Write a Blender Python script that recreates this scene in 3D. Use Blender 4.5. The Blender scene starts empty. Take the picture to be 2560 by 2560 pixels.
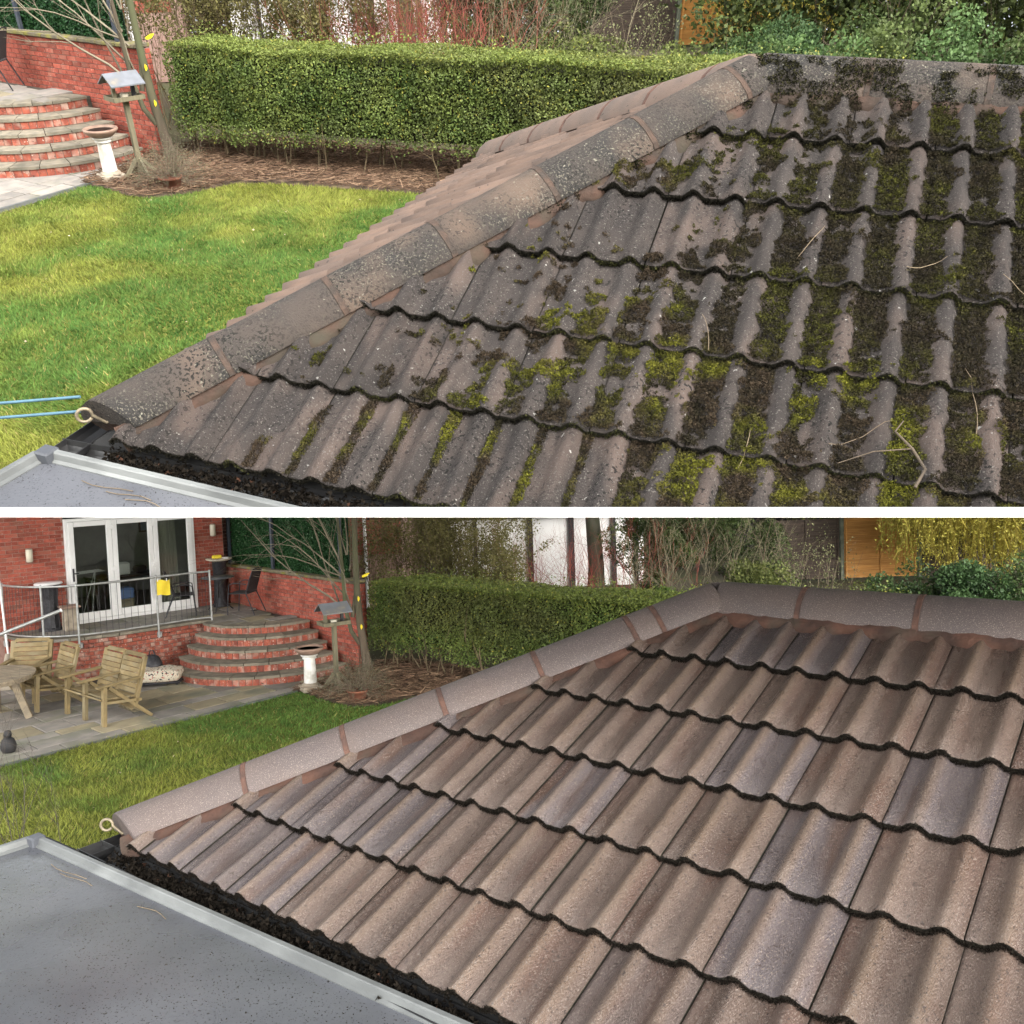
import bpy, bmesh, math, random
import numpy as np
from mathutils import Matrix, Vector

# ------------------------------------------------------------------ camera, sky, sun, exposure
S = bpy.context.scene
COL = S.collection
FPX = 2300.0                                   # focal length in photo pixels (2560 wide)
CAM_H = 4.0                                    # camera above the lower lawn
# rows: local X, Y, Z axes written in camera coordinates (x right, y down, z forward)
MB_ = np.array([[0.9993954782, -0.0347660486, 0.0],
                [-0.0023229592, -0.0667764973, 0.9977652546],
                [-0.0346883554, -0.9971620837, -0.0668168896]])
MA_ = np.array([[0.9999956493, -0.0029498194, 0.0],
                [-0.0016784965, -0.5690142111, 0.8223259756],
                [-0.0024257132, -0.8223223979, -0.5690166868]])
cam_d = bpy.data.cameras.new('camera')
cam = bpy.data.objects.new('camera', cam_d)
COL.objects.link(cam)
cam_d.sensor_width = 36.0
cam_d.lens = 36.0 * FPX / 2560.0
cam_d.clip_start = 0.05
cam_d.clip_end = 3000.0
_r, _u, _b = MB_ @ np.array([1, 0, 0.]), MB_ @ np.array([0, -1, 0.]), MB_ @ np.array([0, 0, -1.])
cam.matrix_world = Matrix(((_r[0], _u[0], _b[0], 0), (_r[1], _u[1], _b[1], 0), (_r[2], _u[2], _b[2], CAM_H), (0, 0, 0, 1)))
S.camera = cam

SUN_DIR = Vector((-0.68, -0.80, 0.42)).normalized()      # towards the sun
W = bpy.data.worlds.new('World'); S.world = W; W.use_nodes = True
_n = W.node_tree.nodes; _l = W.node_tree.links
_bg = _n['Background']; _bg.inputs[1].default_value = 0.13
_sk = _n.new('ShaderNodeTexSky'); _sk.sky_type = 'NISHITA'; _sk.sun_disc = False
_sk.sun_elevation = math.asin(SUN_DIR.z); _sk.sun_rotation = -math.atan2(SUN_DIR.x, SUN_DIR.y)
_sk.dust_density = 4.0; _sk.air_density = 1.0; _sk.ozone_density = 1.0
_hs = _n.new('ShaderNodeHueSaturation'); _hs.inputs['Saturation'].default_value = 0.22
_l.new(_sk.outputs[0], _hs.inputs['Color']); _l.new(_hs.outputs[0], _bg.inputs[0])
_sd = bpy.data.lights.new('sun', 'SUN'); _sd.energy = 1.4; _sd.angle = math.radians(75); _sd.color = (1.0, 0.985, 0.955)
_so = bpy.data.objects.new('sun', _sd); COL.objects.link(_so)
_so.rotation_euler = (-SUN_DIR).to_track_quat('-Z', 'Y').to_euler()
S.view_settings.view_transform = 'Standard'; S.view_settings.look = 'None'
S.view_settings.gamma = 1.0; S.view_settings.exposure = 1.88
S.view_settings.use_curve_mapping = False
S.render.engine = 'CYCLES'
S.cycles.max_bounces = 5; S.cycles.diffuse_bounces = 3; S.cycles.glossy_bounces = 2
S.cycles.transparent_max_bounces = 12; S.cycles.transmission_bounces = 3
S.cycles.use_denoising = True
S.cycles.use_adaptive_sampling = True; S.cycles.adaptive_threshold = .025

# ------------------------------------------------------------------ two gardens, one frame each
class Frame:
    """local metric frame (z up, camera over its origin) of one garden; every thing keeps its real size"""
    def __init__(s, M, H, uvw, t, g):
        s.M = M; s.H = H; s.R = np.array(uvw).T; s.t = np.array(t); s.g = g
    def roof(s, c, r, h=0.0): return s.M @ (s.R @ np.array([c * .3, r * s.g, h]) + s.t) + np.array([0, 0, s.H])
    def ray(s, px, py): return s.M @ np.array([(px - 1280) / FPX, (py - 1280) / FPX, 1.0])
    def at(s, px, py, z=0.0):
        d = s.ray(px, py); k = (z - s.H) / d[2]; return d * k + np.array([0, 0, s.H])
    def vert(s, px, py, x, y):
        """height where the sight line of a pixel passes over ground point distance of (x, y)"""
        d = s.ray(px, py); k = math.hypot(x, y) / math.hypot(d[0], d[1]); return s.H + d[2] * k
FA = Frame(MA_, 3.86, [[0.9441305, 0.1856445, -0.2723116], [0.300084, -0.8258525, 0.4774068], [-0.1362613, -0.5324507, -0.8354215]], [1.317563, -0.707595, 2.993743], 0.373450)
FB = Frame(MB_, 4.0, [[0.7851402, 0.0141751, -0.6191558], [0.550778, -0.4731282, 0.6875997], [-0.2831933, -0.8808795, -0.3792793]], [0.909913, 0.952554, 3.032388], 0.342676)
def Mx(M3, t): 
    return Matrix(((M3[0][0], M3[0][1], M3[0][2], t[0]), (M3[1][0], M3[1][1], M3[1][2], t[1]), (M3[2][0], M3[2][1], M3[2][2], t[2]), (0, 0, 0, 1)))
WB = Matrix.Identity(4)                                   # lower garden: world frame
_rot = MB_ @ MA_.T
WA = Mx(_rot, np.array([0, 0, CAM_H]) - _rot @ np.array([0, 0, FA.H]))   # upper garden: rigidly inclined
_th = math.radians(13.2)
T_BA = Matrix.Translation((-5.965, 15.416, 0)) @ Matrix.Rotation(_th, 4, 'Z') @ Matrix.Translation((3.189, -16.306, 0))
GA = WA @ T_BA                                            # upper garden in garden coordinates
GB = WB

# ------------------------------------------------------------------ helpers
def tag(o, label=None, cat=None, group=None, kind=None):
    if label: o['label'] = label
    if cat: o['category'] = cat
    if group: o['group'] = group
    if kind: o['kind'] = kind
    return o
def TR(x=0, y=0, z=0, rz=0.0, rx=0.0, ry=0.0):
    return Matrix.Translation((x, y, z)) @ Matrix.Rotation(rz, 4, 'Z') @ Matrix.Rotation(ry, 4, 'Y') @ Matrix.Rotation(rx, 4, 'X')
def empty(name, mat, label, cat, group=None):
    o = bpy.data.objects.new(name, None); COL.objects.link(o); o.empty_display_size = .1
    o.matrix_world = mat
    return tag(o, label, cat, group)
def link(name, me, parent=None, mat=None):
    o = bpy.data.objects.new(name, me); COL.objects.link(o)
    if parent is not None: o.parent = parent
    if mat is not None: o.matrix_local = mat
    return o
class MB:
    def __init__(s): s.v = []; s.f = []; s.m = []; s.sm = []
    def add(s, vs, fs, mi=0, smooth=False):
        b = len(s.v); s.v.extend([tuple(v) for v in vs])
        for f in fs: s.f.append([b + i for i in f]); s.m.append(mi); s.sm.append(smooth)
        return s
    def box(s, c, d, mi=0, T=None, ch=0.0):
        x, y, z = d[0] / 2, d[1] / 2, d[2] / 2
        if ch > 0:
            e = min(ch, x * .9, y * .9, z * .9); vs = []; 
            bm = bmesh.new(); bmesh.ops.create_cube(bm, size=1.0)
            for v in bm.verts: v.co = Vector((v.co.x * d[0], v.co.y * d[1], v.co.z * d[2]))
            bmesh.ops.bevel(bm, geom=bm.edges[:], offset=e, segments=1, affect='EDGES')
            bm.verts.index_update()
            vs = [v.co.copy() for v in bm.verts]; fs = [[v.index for v in f.verts] for f in bm.faces]; bm.free()
        else:
            vs = [Vector((sx * x, sy * y, sz * z)) for sz in (-1, 1) for sy in (-1, 1) for sx in (-1, 1)]
            fs = [(0, 2, 3, 1), (4, 5, 7, 6), (0, 1, 5, 4), (2, 6, 7, 3), (0, 4, 6, 2), (1, 3, 7, 5)]
        vs = [v + Vector(c) for v in vs] if T is None else [T @ (v + Vector(c)) for v in vs]
        return s.add(vs, fs, mi)
    def beam(s, a, b, w, h, mi=0, up=(0, 0, 1), ch=0.0):
        a, b = Vector(a), Vector(b); z = (b - a); L = z.length; z.normalize(); u = Vector(up)
        x = u.cross(z)
        if x.length < 1e-4: x = Vector((1, 0, 0))
        x.normalize(); y = z.cross(x)
        T = Matrix(((x.x, y.x, z.x, (a.x + b.x) / 2), (x.y, y.y, z.y, (a.y + b.y) / 2), (x.z, y.z, z.z, (a.z + b.z) / 2), (0, 0, 0, 1)))
        return s.box((0, 0, 0), (w, h, L), mi, T, ch)
    def tube(s, pts, r, n=8, mi=0, cap=True, smooth=True):
        pts = [Vector(p) for p in pts]; k = len(pts)
        rs = r if isinstance(r, (list, tuple)) else [r] * k
        t0 = (pts[1] - pts[0]).normalized(); x = t0.orthogonal().normalized(); vs = []
        for i, p in enumerate(pts):
            t = (pts[min(i + 1, k - 1)] - pts[max(i - 1, 0)]).normalized()
            x = (x - t * x.dot(t)).normalized(); y = t.cross(x)
            for j in range(n):
                a = 2 * math.pi * j / n; vs.append(p + (x * math.cos(a) + y * math.sin(a)) * rs[i])
        fs = [(i * n + j, i * n + (j + 1) % n, (i + 1) * n + (j + 1) % n, (i + 1) * n + j) for i in range(k - 1) for j in range(n)]
        s.add(vs, fs, mi, smooth)
        if cap: s.add(vs[:n], [tuple(range(n))[::-1]], mi); s.add(vs[-n:], [tuple(range(n))], mi)
        return s
    def lathe(s, prof, n=24, mi=0, c=(0, 0, 0), smooth=True, fl=None):
        vs = []
        for (r, z) in prof:
            for j in range(n):
                a = 2 * math.pi * j / n; rr = r * (1 + (fl(j, z) if fl else 0))
                vs.append((c[0] + rr * math.cos(a), c[1] + rr * math.sin(a), c[2] + z))
        k = len(prof)
        fs = [(i * n + j, i * n + (j + 1) % n, (i + 1) * n + (j + 1) % n, (i + 1) * n + j) for i in range(k - 1) for j in range(n)]
        s.add(vs, fs, mi, smooth)
        if prof[-1][0] > 1e-4: s.add(vs[-n:], [tuple(range(n))], mi)
        if prof[0][0] > 1e-4: s.add(vs[:n], [tuple(range(n))[::-1]], mi)
        return s
    def prism(s, poly, z0, z1, mi=0, mt=None):
        n = len(poly); vs = [(p[0], p[1], z0) for p in poly] + [(p[0], p[1], z1) for p in poly]
        s.add(vs, [tuple(range(n))[::-1]], mi); s.add(vs, [tuple(range(n, 2 * n))], mi if mt is None else mt)
        return s.add(vs, [(i, (i + 1) % n, n + (i + 1) % n, n + i) for i in range(n)], mi)
    def mesh(s, name, mats):
        me = bpy.data.meshes.new(name); me.from_pydata(s.v, [], s.f)
        for m in (mats if isinstance(mats, (list, tuple)) else [mats]): me.materials.append(m)
        me.polygons.foreach_set('material_index', s.m); me.polygons.foreach_set('use_smooth', s.sm); me.update()
        return me
    def obj(s, name, mats, parent=None, mat=None): return link(name, s.mesh(name, mats), parent, mat)
def fast(name, V, n, mat, col=None, smooth=False):
    """V (k*n, 3): k separate n-gons, col (k*n, 3)"""
    V = np.ascontiguousarray(V, dtype=np.float32).reshape(-1, 3); N = len(V); k = N // n
    me = bpy.data.meshes.new(name); me.vertices.add(N); me.vertices.foreach_set('co', V.ravel())
    me.loops.add(N); me.loops.foreach_set('vertex_index', np.arange(N, dtype=np.int32))
    me.polygons.add(k); me.polygons.foreach_set('loop_start', np.arange(0, N, n, dtype=np.int32))
    try: me.polygons.foreach_set('loop_total', np.full(k, n, dtype=np.int32))
    except Exception: pass
    if smooth: me.polygons.foreach_set('use_smooth', np.ones(k, dtype=bool))
    if col is not None:
        a = me.attributes.new('Col', 'FLOAT_COLOR', 'POINT'); c = np.ones((N, 4), dtype=np.float32); c[:, :3] = col
        a.data.foreach_set('color', c.ravel())
    me.materials.append(mat); me.update(calc_edges=True); me.validate()
    return me
def vn(x, y, sc, seed=0, oct=3):
    """value noise 0..1 (numpy)"""
    out = np.zeros_like(x, dtype=float); amp = 1.0; tot = 0
    for o in range(oct):
        rg = np.random.RandomState(seed * 17 + o); G = rg.rand(64, 64)
        X = np.asarray(x) * sc * 2 ** o; Y = np.asarray(y) * sc * 2 ** o; xi = np.floor(X).astype(int); yi = np.floor(Y).astype(int)
        fx = X - xi; fy = Y - yi; fx = fx * fx * (3 - 2 * fx); fy = fy * fy * (3 - 2 * fy)
        g = lambda a, b: G[a % 64, b % 64]
        out += amp * ((g(xi, yi) * (1 - fx) + g(xi + 1, yi) * fx) * (1 - fy) + (g(xi, yi + 1) * (1 - fx) + g(xi + 1, yi + 1) * fx) * fy)
        tot += amp; amp *= .5
    return out / tot
def inpoly(x, y, P):
    r = np.zeros(len(x), dtype=bool); n = len(P)
    for i in range(n):
        x1, y1 = P[i][:2]; x2, y2 = P[(i + 1) % n][:2]
        c = ((y1 > y) != (y2 > y)); 
        xx = (x2 - x1) * (y - y1) / ((y2 - y1) if abs(y2 - y1) > 1e-9 else 1e-9) + x1
        r ^= c & (x < xx)
    return r
def lerp(a, b, t): return a + (b - a) * t
def srgb(r, g, b):
    f = lambda c: (c / 255 / 12.92) if c <= 10.3 else ((c / 255 + .055) / 1.055) ** 2.4
    return (f(r), f(g), f(b))

# ------------------------------------------------------------------ materials
def mat(name, c1, c2=None, scale=6.0, detail=4.0, rough=.8, bump=.15, bscale=None, stretch=(1, 1, 1), obj=0.0, c3=None, c3s=1.5,
        specks=(), spec=.3, metal=0.0, objmix=None, lo=.38, hi=.62, rough2=None, attr=False, trans=0.0, coat=0.0, roll=None):
    m = bpy.data.materials.new(name); m.use_nodes = True; N = m.node_tree.nodes; L = m.node_tree.links
    bs = N['Principled BSDF']; out = N['Material Output']
    bs.inputs['Roughness'].default_value = rough; bs.inputs['Metallic'].default_value = metal
    bs.inputs['Specular IOR Level'].default_value = spec
    if coat: bs.inputs['Coat Weight'].default_value = coat; bs.inputs['Coat Roughness'].default_value = .15
    tc = N.new('ShaderNodeTexCoord'); oi = N.new('ShaderNodeObjectInfo')
    ad = N.new('ShaderNodeVectorMath'); ad.operation = 'MULTIPLY_ADD'
    cb = N.new('ShaderNodeCombineXYZ'); L.new(oi.outputs['Random'], cb.inputs[0]); L.new(oi.outputs['Random'], cb.inputs[1])
    ad.inputs[1].default_value = (37.0, 91.0, 0); L.new(cb.outputs[0], ad.inputs[0]); L.new(tc.outputs['Object'], ad.inputs[2])
    mp = N.new('ShaderNodeMapping'); mp.inputs['Scale'].default_value = stretch; L.new(ad.outputs[0], mp.inputs['Vector'])
    def noise(sc, det=4.0, vec=None):
        t = N.new('ShaderNodeTexNoise'); t.inputs['Scale'].default_value = sc; t.inputs['Detail'].default_value = det
        L.new((vec or mp).outputs[0], t.inputs['Vector']); return t
    def ramp(src, a, b):
        r = N.new('ShaderNodeMapRange'); r.inputs[1].default_value = a; r.inputs[2].default_value = b; L.new(src, r.inputs[0]); return r.outputs[0]
    def mix(fac, a, b):
        x = N.new('ShaderNodeMix'); x.data_type = 'RGBA'
        for i, v in ((0, fac), (6, a), (7, b)):
            if isinstance(v, (tuple, list)): x.inputs[i].default_value = (*v[:3], 1)
            elif isinstance(v, (int, float)): x.inputs[i].default_value = v
            else: L.new(v, x.inputs[i])
        return x.outputs[2]
    nz = noise(scale, detail)
    if attr:
        at = N.new('ShaderNodeAttribute'); at.attribute_name = 'Col'; col = at.outputs['Color']
    else:
        col = mix(ramp(nz.outputs['Fac'], lo, hi), c1, c2 or c1)
    if objmix: col = mix(ramp(oi.outputs['Random'], objmix[1], objmix[2]), col, mix(ramp(nz.outputs['Fac'], lo, hi), objmix[0], objmix[3] if len(objmix) > 3 else objmix[0]))
    if c3: col = mix(ramp(noise(c3s, 3).outputs['Fac'], .5, .68), col, c3)
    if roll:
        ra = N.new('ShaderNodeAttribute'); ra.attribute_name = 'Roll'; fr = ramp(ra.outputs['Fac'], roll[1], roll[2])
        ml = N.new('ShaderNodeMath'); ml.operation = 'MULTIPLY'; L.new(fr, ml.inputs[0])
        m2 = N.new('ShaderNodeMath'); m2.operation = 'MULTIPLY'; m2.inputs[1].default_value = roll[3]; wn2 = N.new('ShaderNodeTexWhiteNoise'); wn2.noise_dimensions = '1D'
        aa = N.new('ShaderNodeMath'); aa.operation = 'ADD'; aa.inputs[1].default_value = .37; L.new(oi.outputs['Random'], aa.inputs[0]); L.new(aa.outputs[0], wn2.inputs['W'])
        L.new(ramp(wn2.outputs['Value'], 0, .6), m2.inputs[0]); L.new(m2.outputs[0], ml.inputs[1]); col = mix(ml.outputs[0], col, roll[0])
    for sp in specks:
        sc, th, w, c = sp[:4]; v = noise(sc, 2.0, ad); fac = ramp(v.outputs['Fac'], th, th + w)
        if len(sp) > 4:
            mu = N.new('ShaderNodeMath'); mu.operation = 'MULTIPLY'; L.new(fac, mu.inputs[0]); L.new(ramp(noise(sp[4], 3.0, ad).outputs['Fac'], .38, .64), mu.inputs[1]); fac = mu.outputs[0]
        col = mix(fac, col, c)
    if obj:
        h = N.new('ShaderNodeHueSaturation'); L.new(col, h.inputs['Color'])
        mm = N.new('ShaderNodeMapRange'); mm.inputs[3].default_value = 1 - obj; mm.inputs[4].default_value = 1 + obj
        wn = N.new('ShaderNodeTexWhiteNoise'); wn.noise_dimensions = '1D'; L.new(oi.outputs['Random'], wn.inputs['W'])
        L.new(wn.outputs['Value'], mm.inputs[0]); L.new(mm.outputs[0], h.inputs['Value'])
        col = h.outputs[0]
    L.new(col, bs.inputs['Base Color'])
    if rough2 is not None:
        mr = N.new('ShaderNodeMapRange'); mr.inputs[1].default_value = .4; mr.inputs[2].default_value = .6
        mr.inputs[3].default_value = rough; mr.inputs[4].default_value = rough2; L.new(noise(scale * .7, 3).outputs['Fac'], mr.inputs[0]); L.new(mr.outputs[0], bs.inputs['Roughness'])
    if bump:
        b = N.new('ShaderNodeBump'); b.inputs['Strength'].default_value = bump; b.inputs['Distance'].default_value = .01
        L.new(noise(bscale or scale * 6, 3).outputs['Fac'], b.inputs['Height']); L.new(b.outputs[0], bs.inputs['Normal'])
    if trans:
        tr = N.new('ShaderNodeBsdfTranslucent'); L.new(col, tr.inputs['Color']); ms = N.new('ShaderNodeMixShader'); ms.inputs[0].default_value = trans
        L.new(bs.outputs[0], ms.inputs[1]); L.new(tr.outputs[0], ms.inputs[2]); L.new(ms.outputs[0], out.inputs['Surface'])
    return m
def glassmat(name):
    m = bpy.data.materials.new(name); m.use_nodes = True; N = m.node_tree.nodes; L = m.node_tree.links
    t = N.new('ShaderNodeBsdfTransparent'); t.inputs[0].default_value = (.85, .88, .86, 1); g = N.new('ShaderNodeBsdfGlossy'); g.inputs['Roughness'].default_value = .02
    fr = N.new('ShaderNodeFresnel'); fr.inputs[0].default_value = 1.5; ms = N.new('ShaderNodeMixShader')
    L.new(fr.outputs[0], ms.inputs[0]); L.new(t.outputs[0], ms.inputs[1]); L.new(g.outputs[0], ms.inputs[2]); L.new(ms.outputs[0], N['Material Output'].inputs['Surface'])
    return m
m_leaf = mat('foliage', (0, 0, 0), attr=True, rough=.55, bump=0, trans=.25, spec=.25)
m_grass = mat('grass', (0, 0, 0), attr=True, rough=.7, bump=0, trans=.25, spec=.15)
m_moss = mat('moss', (0, 0, 0), attr=True, rough=.95, bump=0, spec=.05)
m_bark = mat('bark', (.11, .085, .06), (.06, .048, .036), scale=9, stretch=(1, 1, .2), rough=.9, bump=.5, c3=(.09, .10, .05))
m_twig = mat('twig', (0, 0, 0), attr=True, rough=.85, bump=0, spec=.15)
m_brick = mat('red_brick', (.36, .09, .058), (.27, .062, .043), scale=14, rough=.9, bump=.25, obj=.28, c3=(.30, .12, .085), c3s=3, specks=((40, .66, .05, (.42, .30, .25)),))
m_brickst = mat('stained_brick', (.34, .092, .056), (.21, .06, .043), scale=9, rough=.9, bump=.3, obj=.18, c3=(.36, .25, .20), c3s=5, specks=((30, .64, .05, (.55, .45, .38), 3), (22, .62, .05, (.05, .03, .025), 4)))
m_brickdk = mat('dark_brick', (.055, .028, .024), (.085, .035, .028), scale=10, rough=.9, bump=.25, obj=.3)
m_mortar = mat('mortar', (.13, .085, .07), (.20, .14, .115), scale=10, rough=.95, bump=.3)
m_mortarp = mat('pale_mortar', (.36, .24, .20), (.30, .19, .155), scale=10, rough=.95, bump=.3)
m_stone = mat('paving_stone', (.27, .245, .215), (.205, .19, .172), scale=4, rough=.85, bump=.25, obj=.22, objmix=((.32, .275, .18), .8, .84, (.27, .23, .155)), c3=(.165, .165, .12), c3s=1.2)
m_tread = mat('tread_stone', (.22, .192, .145), (.15, .135, .105), scale=6, rough=.85, bump=.25, obj=.2, c3=(.13, .12, .09), c3s=3)
m_joint = mat('paving_joint', (.055, .05, .04), (.08, .07, .055), rough=.95)
m_soil = mat('bed_soil', (.09, .06, .042), (.05, .035, .025), scale=10, rough=.95, bump=.5, c3=(.16, .11, .075), c3s=5)
m_white = mat('white_upvc', (.80, .80, .79), (.74, .74, .73), scale=3, rough=.35, bump=.02, spec=.5)
m_paint = mat('white_paint', (.72, .71, .68), (.60, .58, .54), scale=7, rough=.7, bump=.15, c3=(.45, .43, .37), c3s=6)
m_render = mat('white_render', (.80, .80, .79), (.72, .72, .71), scale=2, rough=.9, bump=.1)
m_blackw = mat('black_timber', (.018, .018, .02), (.03, .028, .028), scale=8, rough=.6)
m_dark = mat('dark_metal', (.03, .03, .034), (.05, .05, .055), scale=20, rough=.45, metal=.3, bump=.05)
m_steel = mat('galvanised_steel', (.42, .43, .42), (.30, .31, .30), scale=14, rough=.42, metal=.6, bump=.06)
m_wood = mat('tanalised_wood', (.235, .175, .083), (.165, .125, .062), scale=5, stretch=(1, 1, 1), rough=.75, bump=.2, obj=.14, c3=(.24, .20, .12), c3s=2)
m_woodg = mat('weathered_wood', (.30, .245, .17), (.20, .165, .12), scale=5, stretch=(.3, 3, 3), rough=.8, bump=.2, obj=.12)
m_orange = mat('new_fence_wood', (.52, .26, .075), (.40, .19, .055), scale=6, stretch=(.3, 4, 4), rough=.75, bump=.2, obj=.12)
m_brownf = mat('brown_fence_wood', (.075, .055, .043), (.05, .038, .03), scale=6, stretch=(.3, 4, 4), rough=.8, bump=.2, obj=.15)
m_glass = glassmat('window_glass')
m_terra = mat('terracotta', (.20, .078, .045), (.14, .056, .036), scale=6, rough=.8, bump=.15)
m_slate = mat('grey_felt', (.17, .18, .20), (.12, .13, .145), scale=5, rough=.5, bump=.1, c3=(.22, .2, .17), c3s=5)
m_yellow = mat('yellow_plastic', (.75, .60, .03), (.68, .5, .02), rough=.45)
m_cream = mat('cream_plastic', (.62, .58, .46), (.55, .5, .4), rough=.4)
m_blue = mat('blue_plastic', (.12, .2, .45), rough=.4)
m_line = mat('blue_rope', (.10, .20, .26), (.07, .14, .19), rough=.6)
# ------------------------------------------------------------------ tiled roofs
P24 = math.radians(24.0); CP, SP = math.cos(P24), math.sin(P24)
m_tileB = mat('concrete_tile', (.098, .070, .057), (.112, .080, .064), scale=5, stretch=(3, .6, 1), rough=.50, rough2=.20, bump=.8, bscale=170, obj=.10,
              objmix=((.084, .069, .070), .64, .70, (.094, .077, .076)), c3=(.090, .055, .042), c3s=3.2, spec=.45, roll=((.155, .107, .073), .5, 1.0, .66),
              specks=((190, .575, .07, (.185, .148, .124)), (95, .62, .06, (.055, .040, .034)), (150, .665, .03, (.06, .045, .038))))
m_tileA = mat('weathered_tile', (.030, .0255, .0235), (.045, .037, .033), scale=6, stretch=(2, .8, 1), rough=.88, bump=.6, bscale=200, obj=.14, c3=(.078, .058, .049), c3s=3,
              specks=((70, .575, .04, (.008, .007, .006), 4), (150, .62, .05, (.105, .095, .085)), (44, .715, .012, (.30, .29, .27), 7)))
m_hipA = mat('weathered_hip_tile', (.058, .047, .040), (.030, .028, .026), scale=5, rough=.88, bump=.6, bscale=160, c3=(.105, .076, .058), c3s=3,
             specks=((90, .535, .06, (.010, .010, .008), 4), (130, .56, .09, (.125, .113, .09), 5), (60, .69, .03, (.2, .19, .15), 6)))
m_hipB = mat('clean_hip_tile', (.108, .083, .074), (.092, .074, .070), scale=4, rough=.6, bump=.35, bscale=220, obj=.08, spec=.4,
             specks=((300, .60, .07, (.27, .22, .195)), (140, .68, .03, (.055, .045, .04))))
m_bed = mat('bedding_mortar', (.085, .042, .029), (.045, .026, .020), scale=9, rough=.9, bump=.6, c3=(.055, .04, .03), c3s=6)
m_bedA = mat('old_bedding_mortar', (.066, .038, .027), (.036, .026, .020), scale=8, rough=.9, bump=.7, c3=(.045, .04, .028), c3s=5)
m_pipeA = mat('old_joint_mortar', (.075, .05, .038), (.045, .036, .03), scale=20, rough=.9, bump=.4)
m_pipe = mat('joint_mortar', (.115, .062, .046), (.072, .043, .035), scale=20, rough=.85, bump=.3)
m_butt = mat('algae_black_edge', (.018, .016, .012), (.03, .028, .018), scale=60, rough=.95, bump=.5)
m_under = mat('roof_underlay', (.02, .02, .02), rough=.9)
m_gutter = mat('black_gutter_plastic', (.012, .012, .013), (.02, .02, .02), rough=.4, spec=.5)
m_grp = mat('grey_flat_roof_coating', (.100, .104, .116), (.076, .080, .091), scale=2.2, rough=.34, rough2=.16, bump=.10, bscale=60, spec=.5, c3=(.118, .122, .134), c3s=1.4,
            specks=((150, .64, .025, (.02, .018, .018)), (60, .70, .012, (.018, .015, .015))))
m_grpt = mat('grey_kerb_trim', (.15, .158, .155), (.11, .116, .115), scale=8, stretch=(.4, 1, 1), rough=.4, bump=.15, c3=(.21, .22, .215), c3s=5)
m_kcap = mat('dark_corner_cap', (.10, .105, .12), (.07, .075, .085), rough=.45)
m_iron = mat('hip_iron', (.30, .25, .17), (.20, .17, .12), scale=30, rough=.5, metal=.4)
WT = .30
RH = .029
def tprof(x):
    h = 0.0
    for c in (.098, .250):
        d = (x - c) / (.038 if x > c else .047)
        if abs(d) < 1: h = max(h, RH * (.5 + .5 * math.cos(math.pi * d)) ** .62)
    return h
def tile_bm(g, lift, seed, x0=.0018, x1=.2982):
    rg = random.Random(seed); bm = bmesh.new(); ly = bm.verts.layers.float.new('Roll'); xs = [lerp(x0, x1, i / 26) for i in range(27)]
    ys = [-.004, .0, g * .33, g * .66, g + .05]; zb = -.012; tilt = rg.uniform(-.0025, .0025)
    grid = []
    for j, y in enumerate(ys):
        row = []
        for x in xs:
            z = zb + lift * (1 - max(y, 0) / g) + tprof(x) + tilt * (x / .15 - 1) - (.003 if j == 0 else 0)
            wob = rg.uniform(-.0016, .0016) if j < 2 else 0
            row.append(bm.verts.new((x, y + wob, z)))
        grid.append(row)
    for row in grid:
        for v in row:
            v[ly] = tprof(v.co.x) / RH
    low = [bm.verts.new((v.co.x, v.co.y + .002, v.co.z - .017)) for v in grid[0]]
    lowh = [bm.verts.new((v.co.x, v.co.y, v.co.z - .017)) for v in grid[-1]]
    for j in range(len(ys) - 1):
        for i in range(26):
            f = bm.faces.new((grid[j][i], grid[j][i + 1], grid[j + 1][i + 1], grid[j + 1][i])); f.smooth = True
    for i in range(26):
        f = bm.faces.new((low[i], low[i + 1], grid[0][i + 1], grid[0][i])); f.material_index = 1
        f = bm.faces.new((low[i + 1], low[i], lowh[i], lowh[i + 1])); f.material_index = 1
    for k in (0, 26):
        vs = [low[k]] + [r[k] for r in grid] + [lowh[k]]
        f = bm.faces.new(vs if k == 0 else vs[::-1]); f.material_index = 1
    return bm
def cut(bm, co, no):
    bmesh.ops.bisect_plane(bm, geom=bm.verts[:] + bm.edges[:] + bm.faces[:], plane_co=co, plane_no=no, clear_outer=True, clear_inner=False)
def bm_mesh(bm, name, mats):
    me = bpy.data.meshes.new(name); bm.to_mesh(me); bm.free()
    for m in mats: me.materials.append(m)
    return me
def tile_face(root, T, rows, cols, g, planes, lift, mats, yoff, seed0):
    """tiles as children of root; T: face frame in root coordinates; planes: list of (co, no) in face coordinates, outside removed"""
    full = [bm_mesh(tile_bm(g, lift, seed0 + k), 'tile', mats) for k in range(4)]; n = 0
    rg = random.Random(seed0)
    for r in rows:
        for c in cols:
            ox, oy = c * WT, yoff + r * g; inside = True; hit = []
            for co, no in planes:
                co = Vector(co); no = Vector(no)
                ds = [(Vector((ox + a, oy + b, h)) - co).dot(no) for a in (0, WT) for b in (-.005, g + .05) for h in (-.03, .06)]
                if min(ds) > -.012: inside = False; break
                if max(ds) > 0: hit.append((co - Vector((ox, oy, 0)), no))
            if not inside: continue
            if hit:
                bm = tile_bm(g, lift, seed0 + rg.randrange(4))
                for co, no in hit: cut(bm, co, no)
                if len(bm.faces) < 2: bm.free(); continue
                me = bm_mesh(bm, 'cut_tile', mats)
            else: me = full[rg.randrange(4)]
            link('tile', me, root, T @ TR(ox + rg.uniform(-.001, .001), oy, 0, rg.uniform(-.003, .003))); n += 1
    return n
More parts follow.
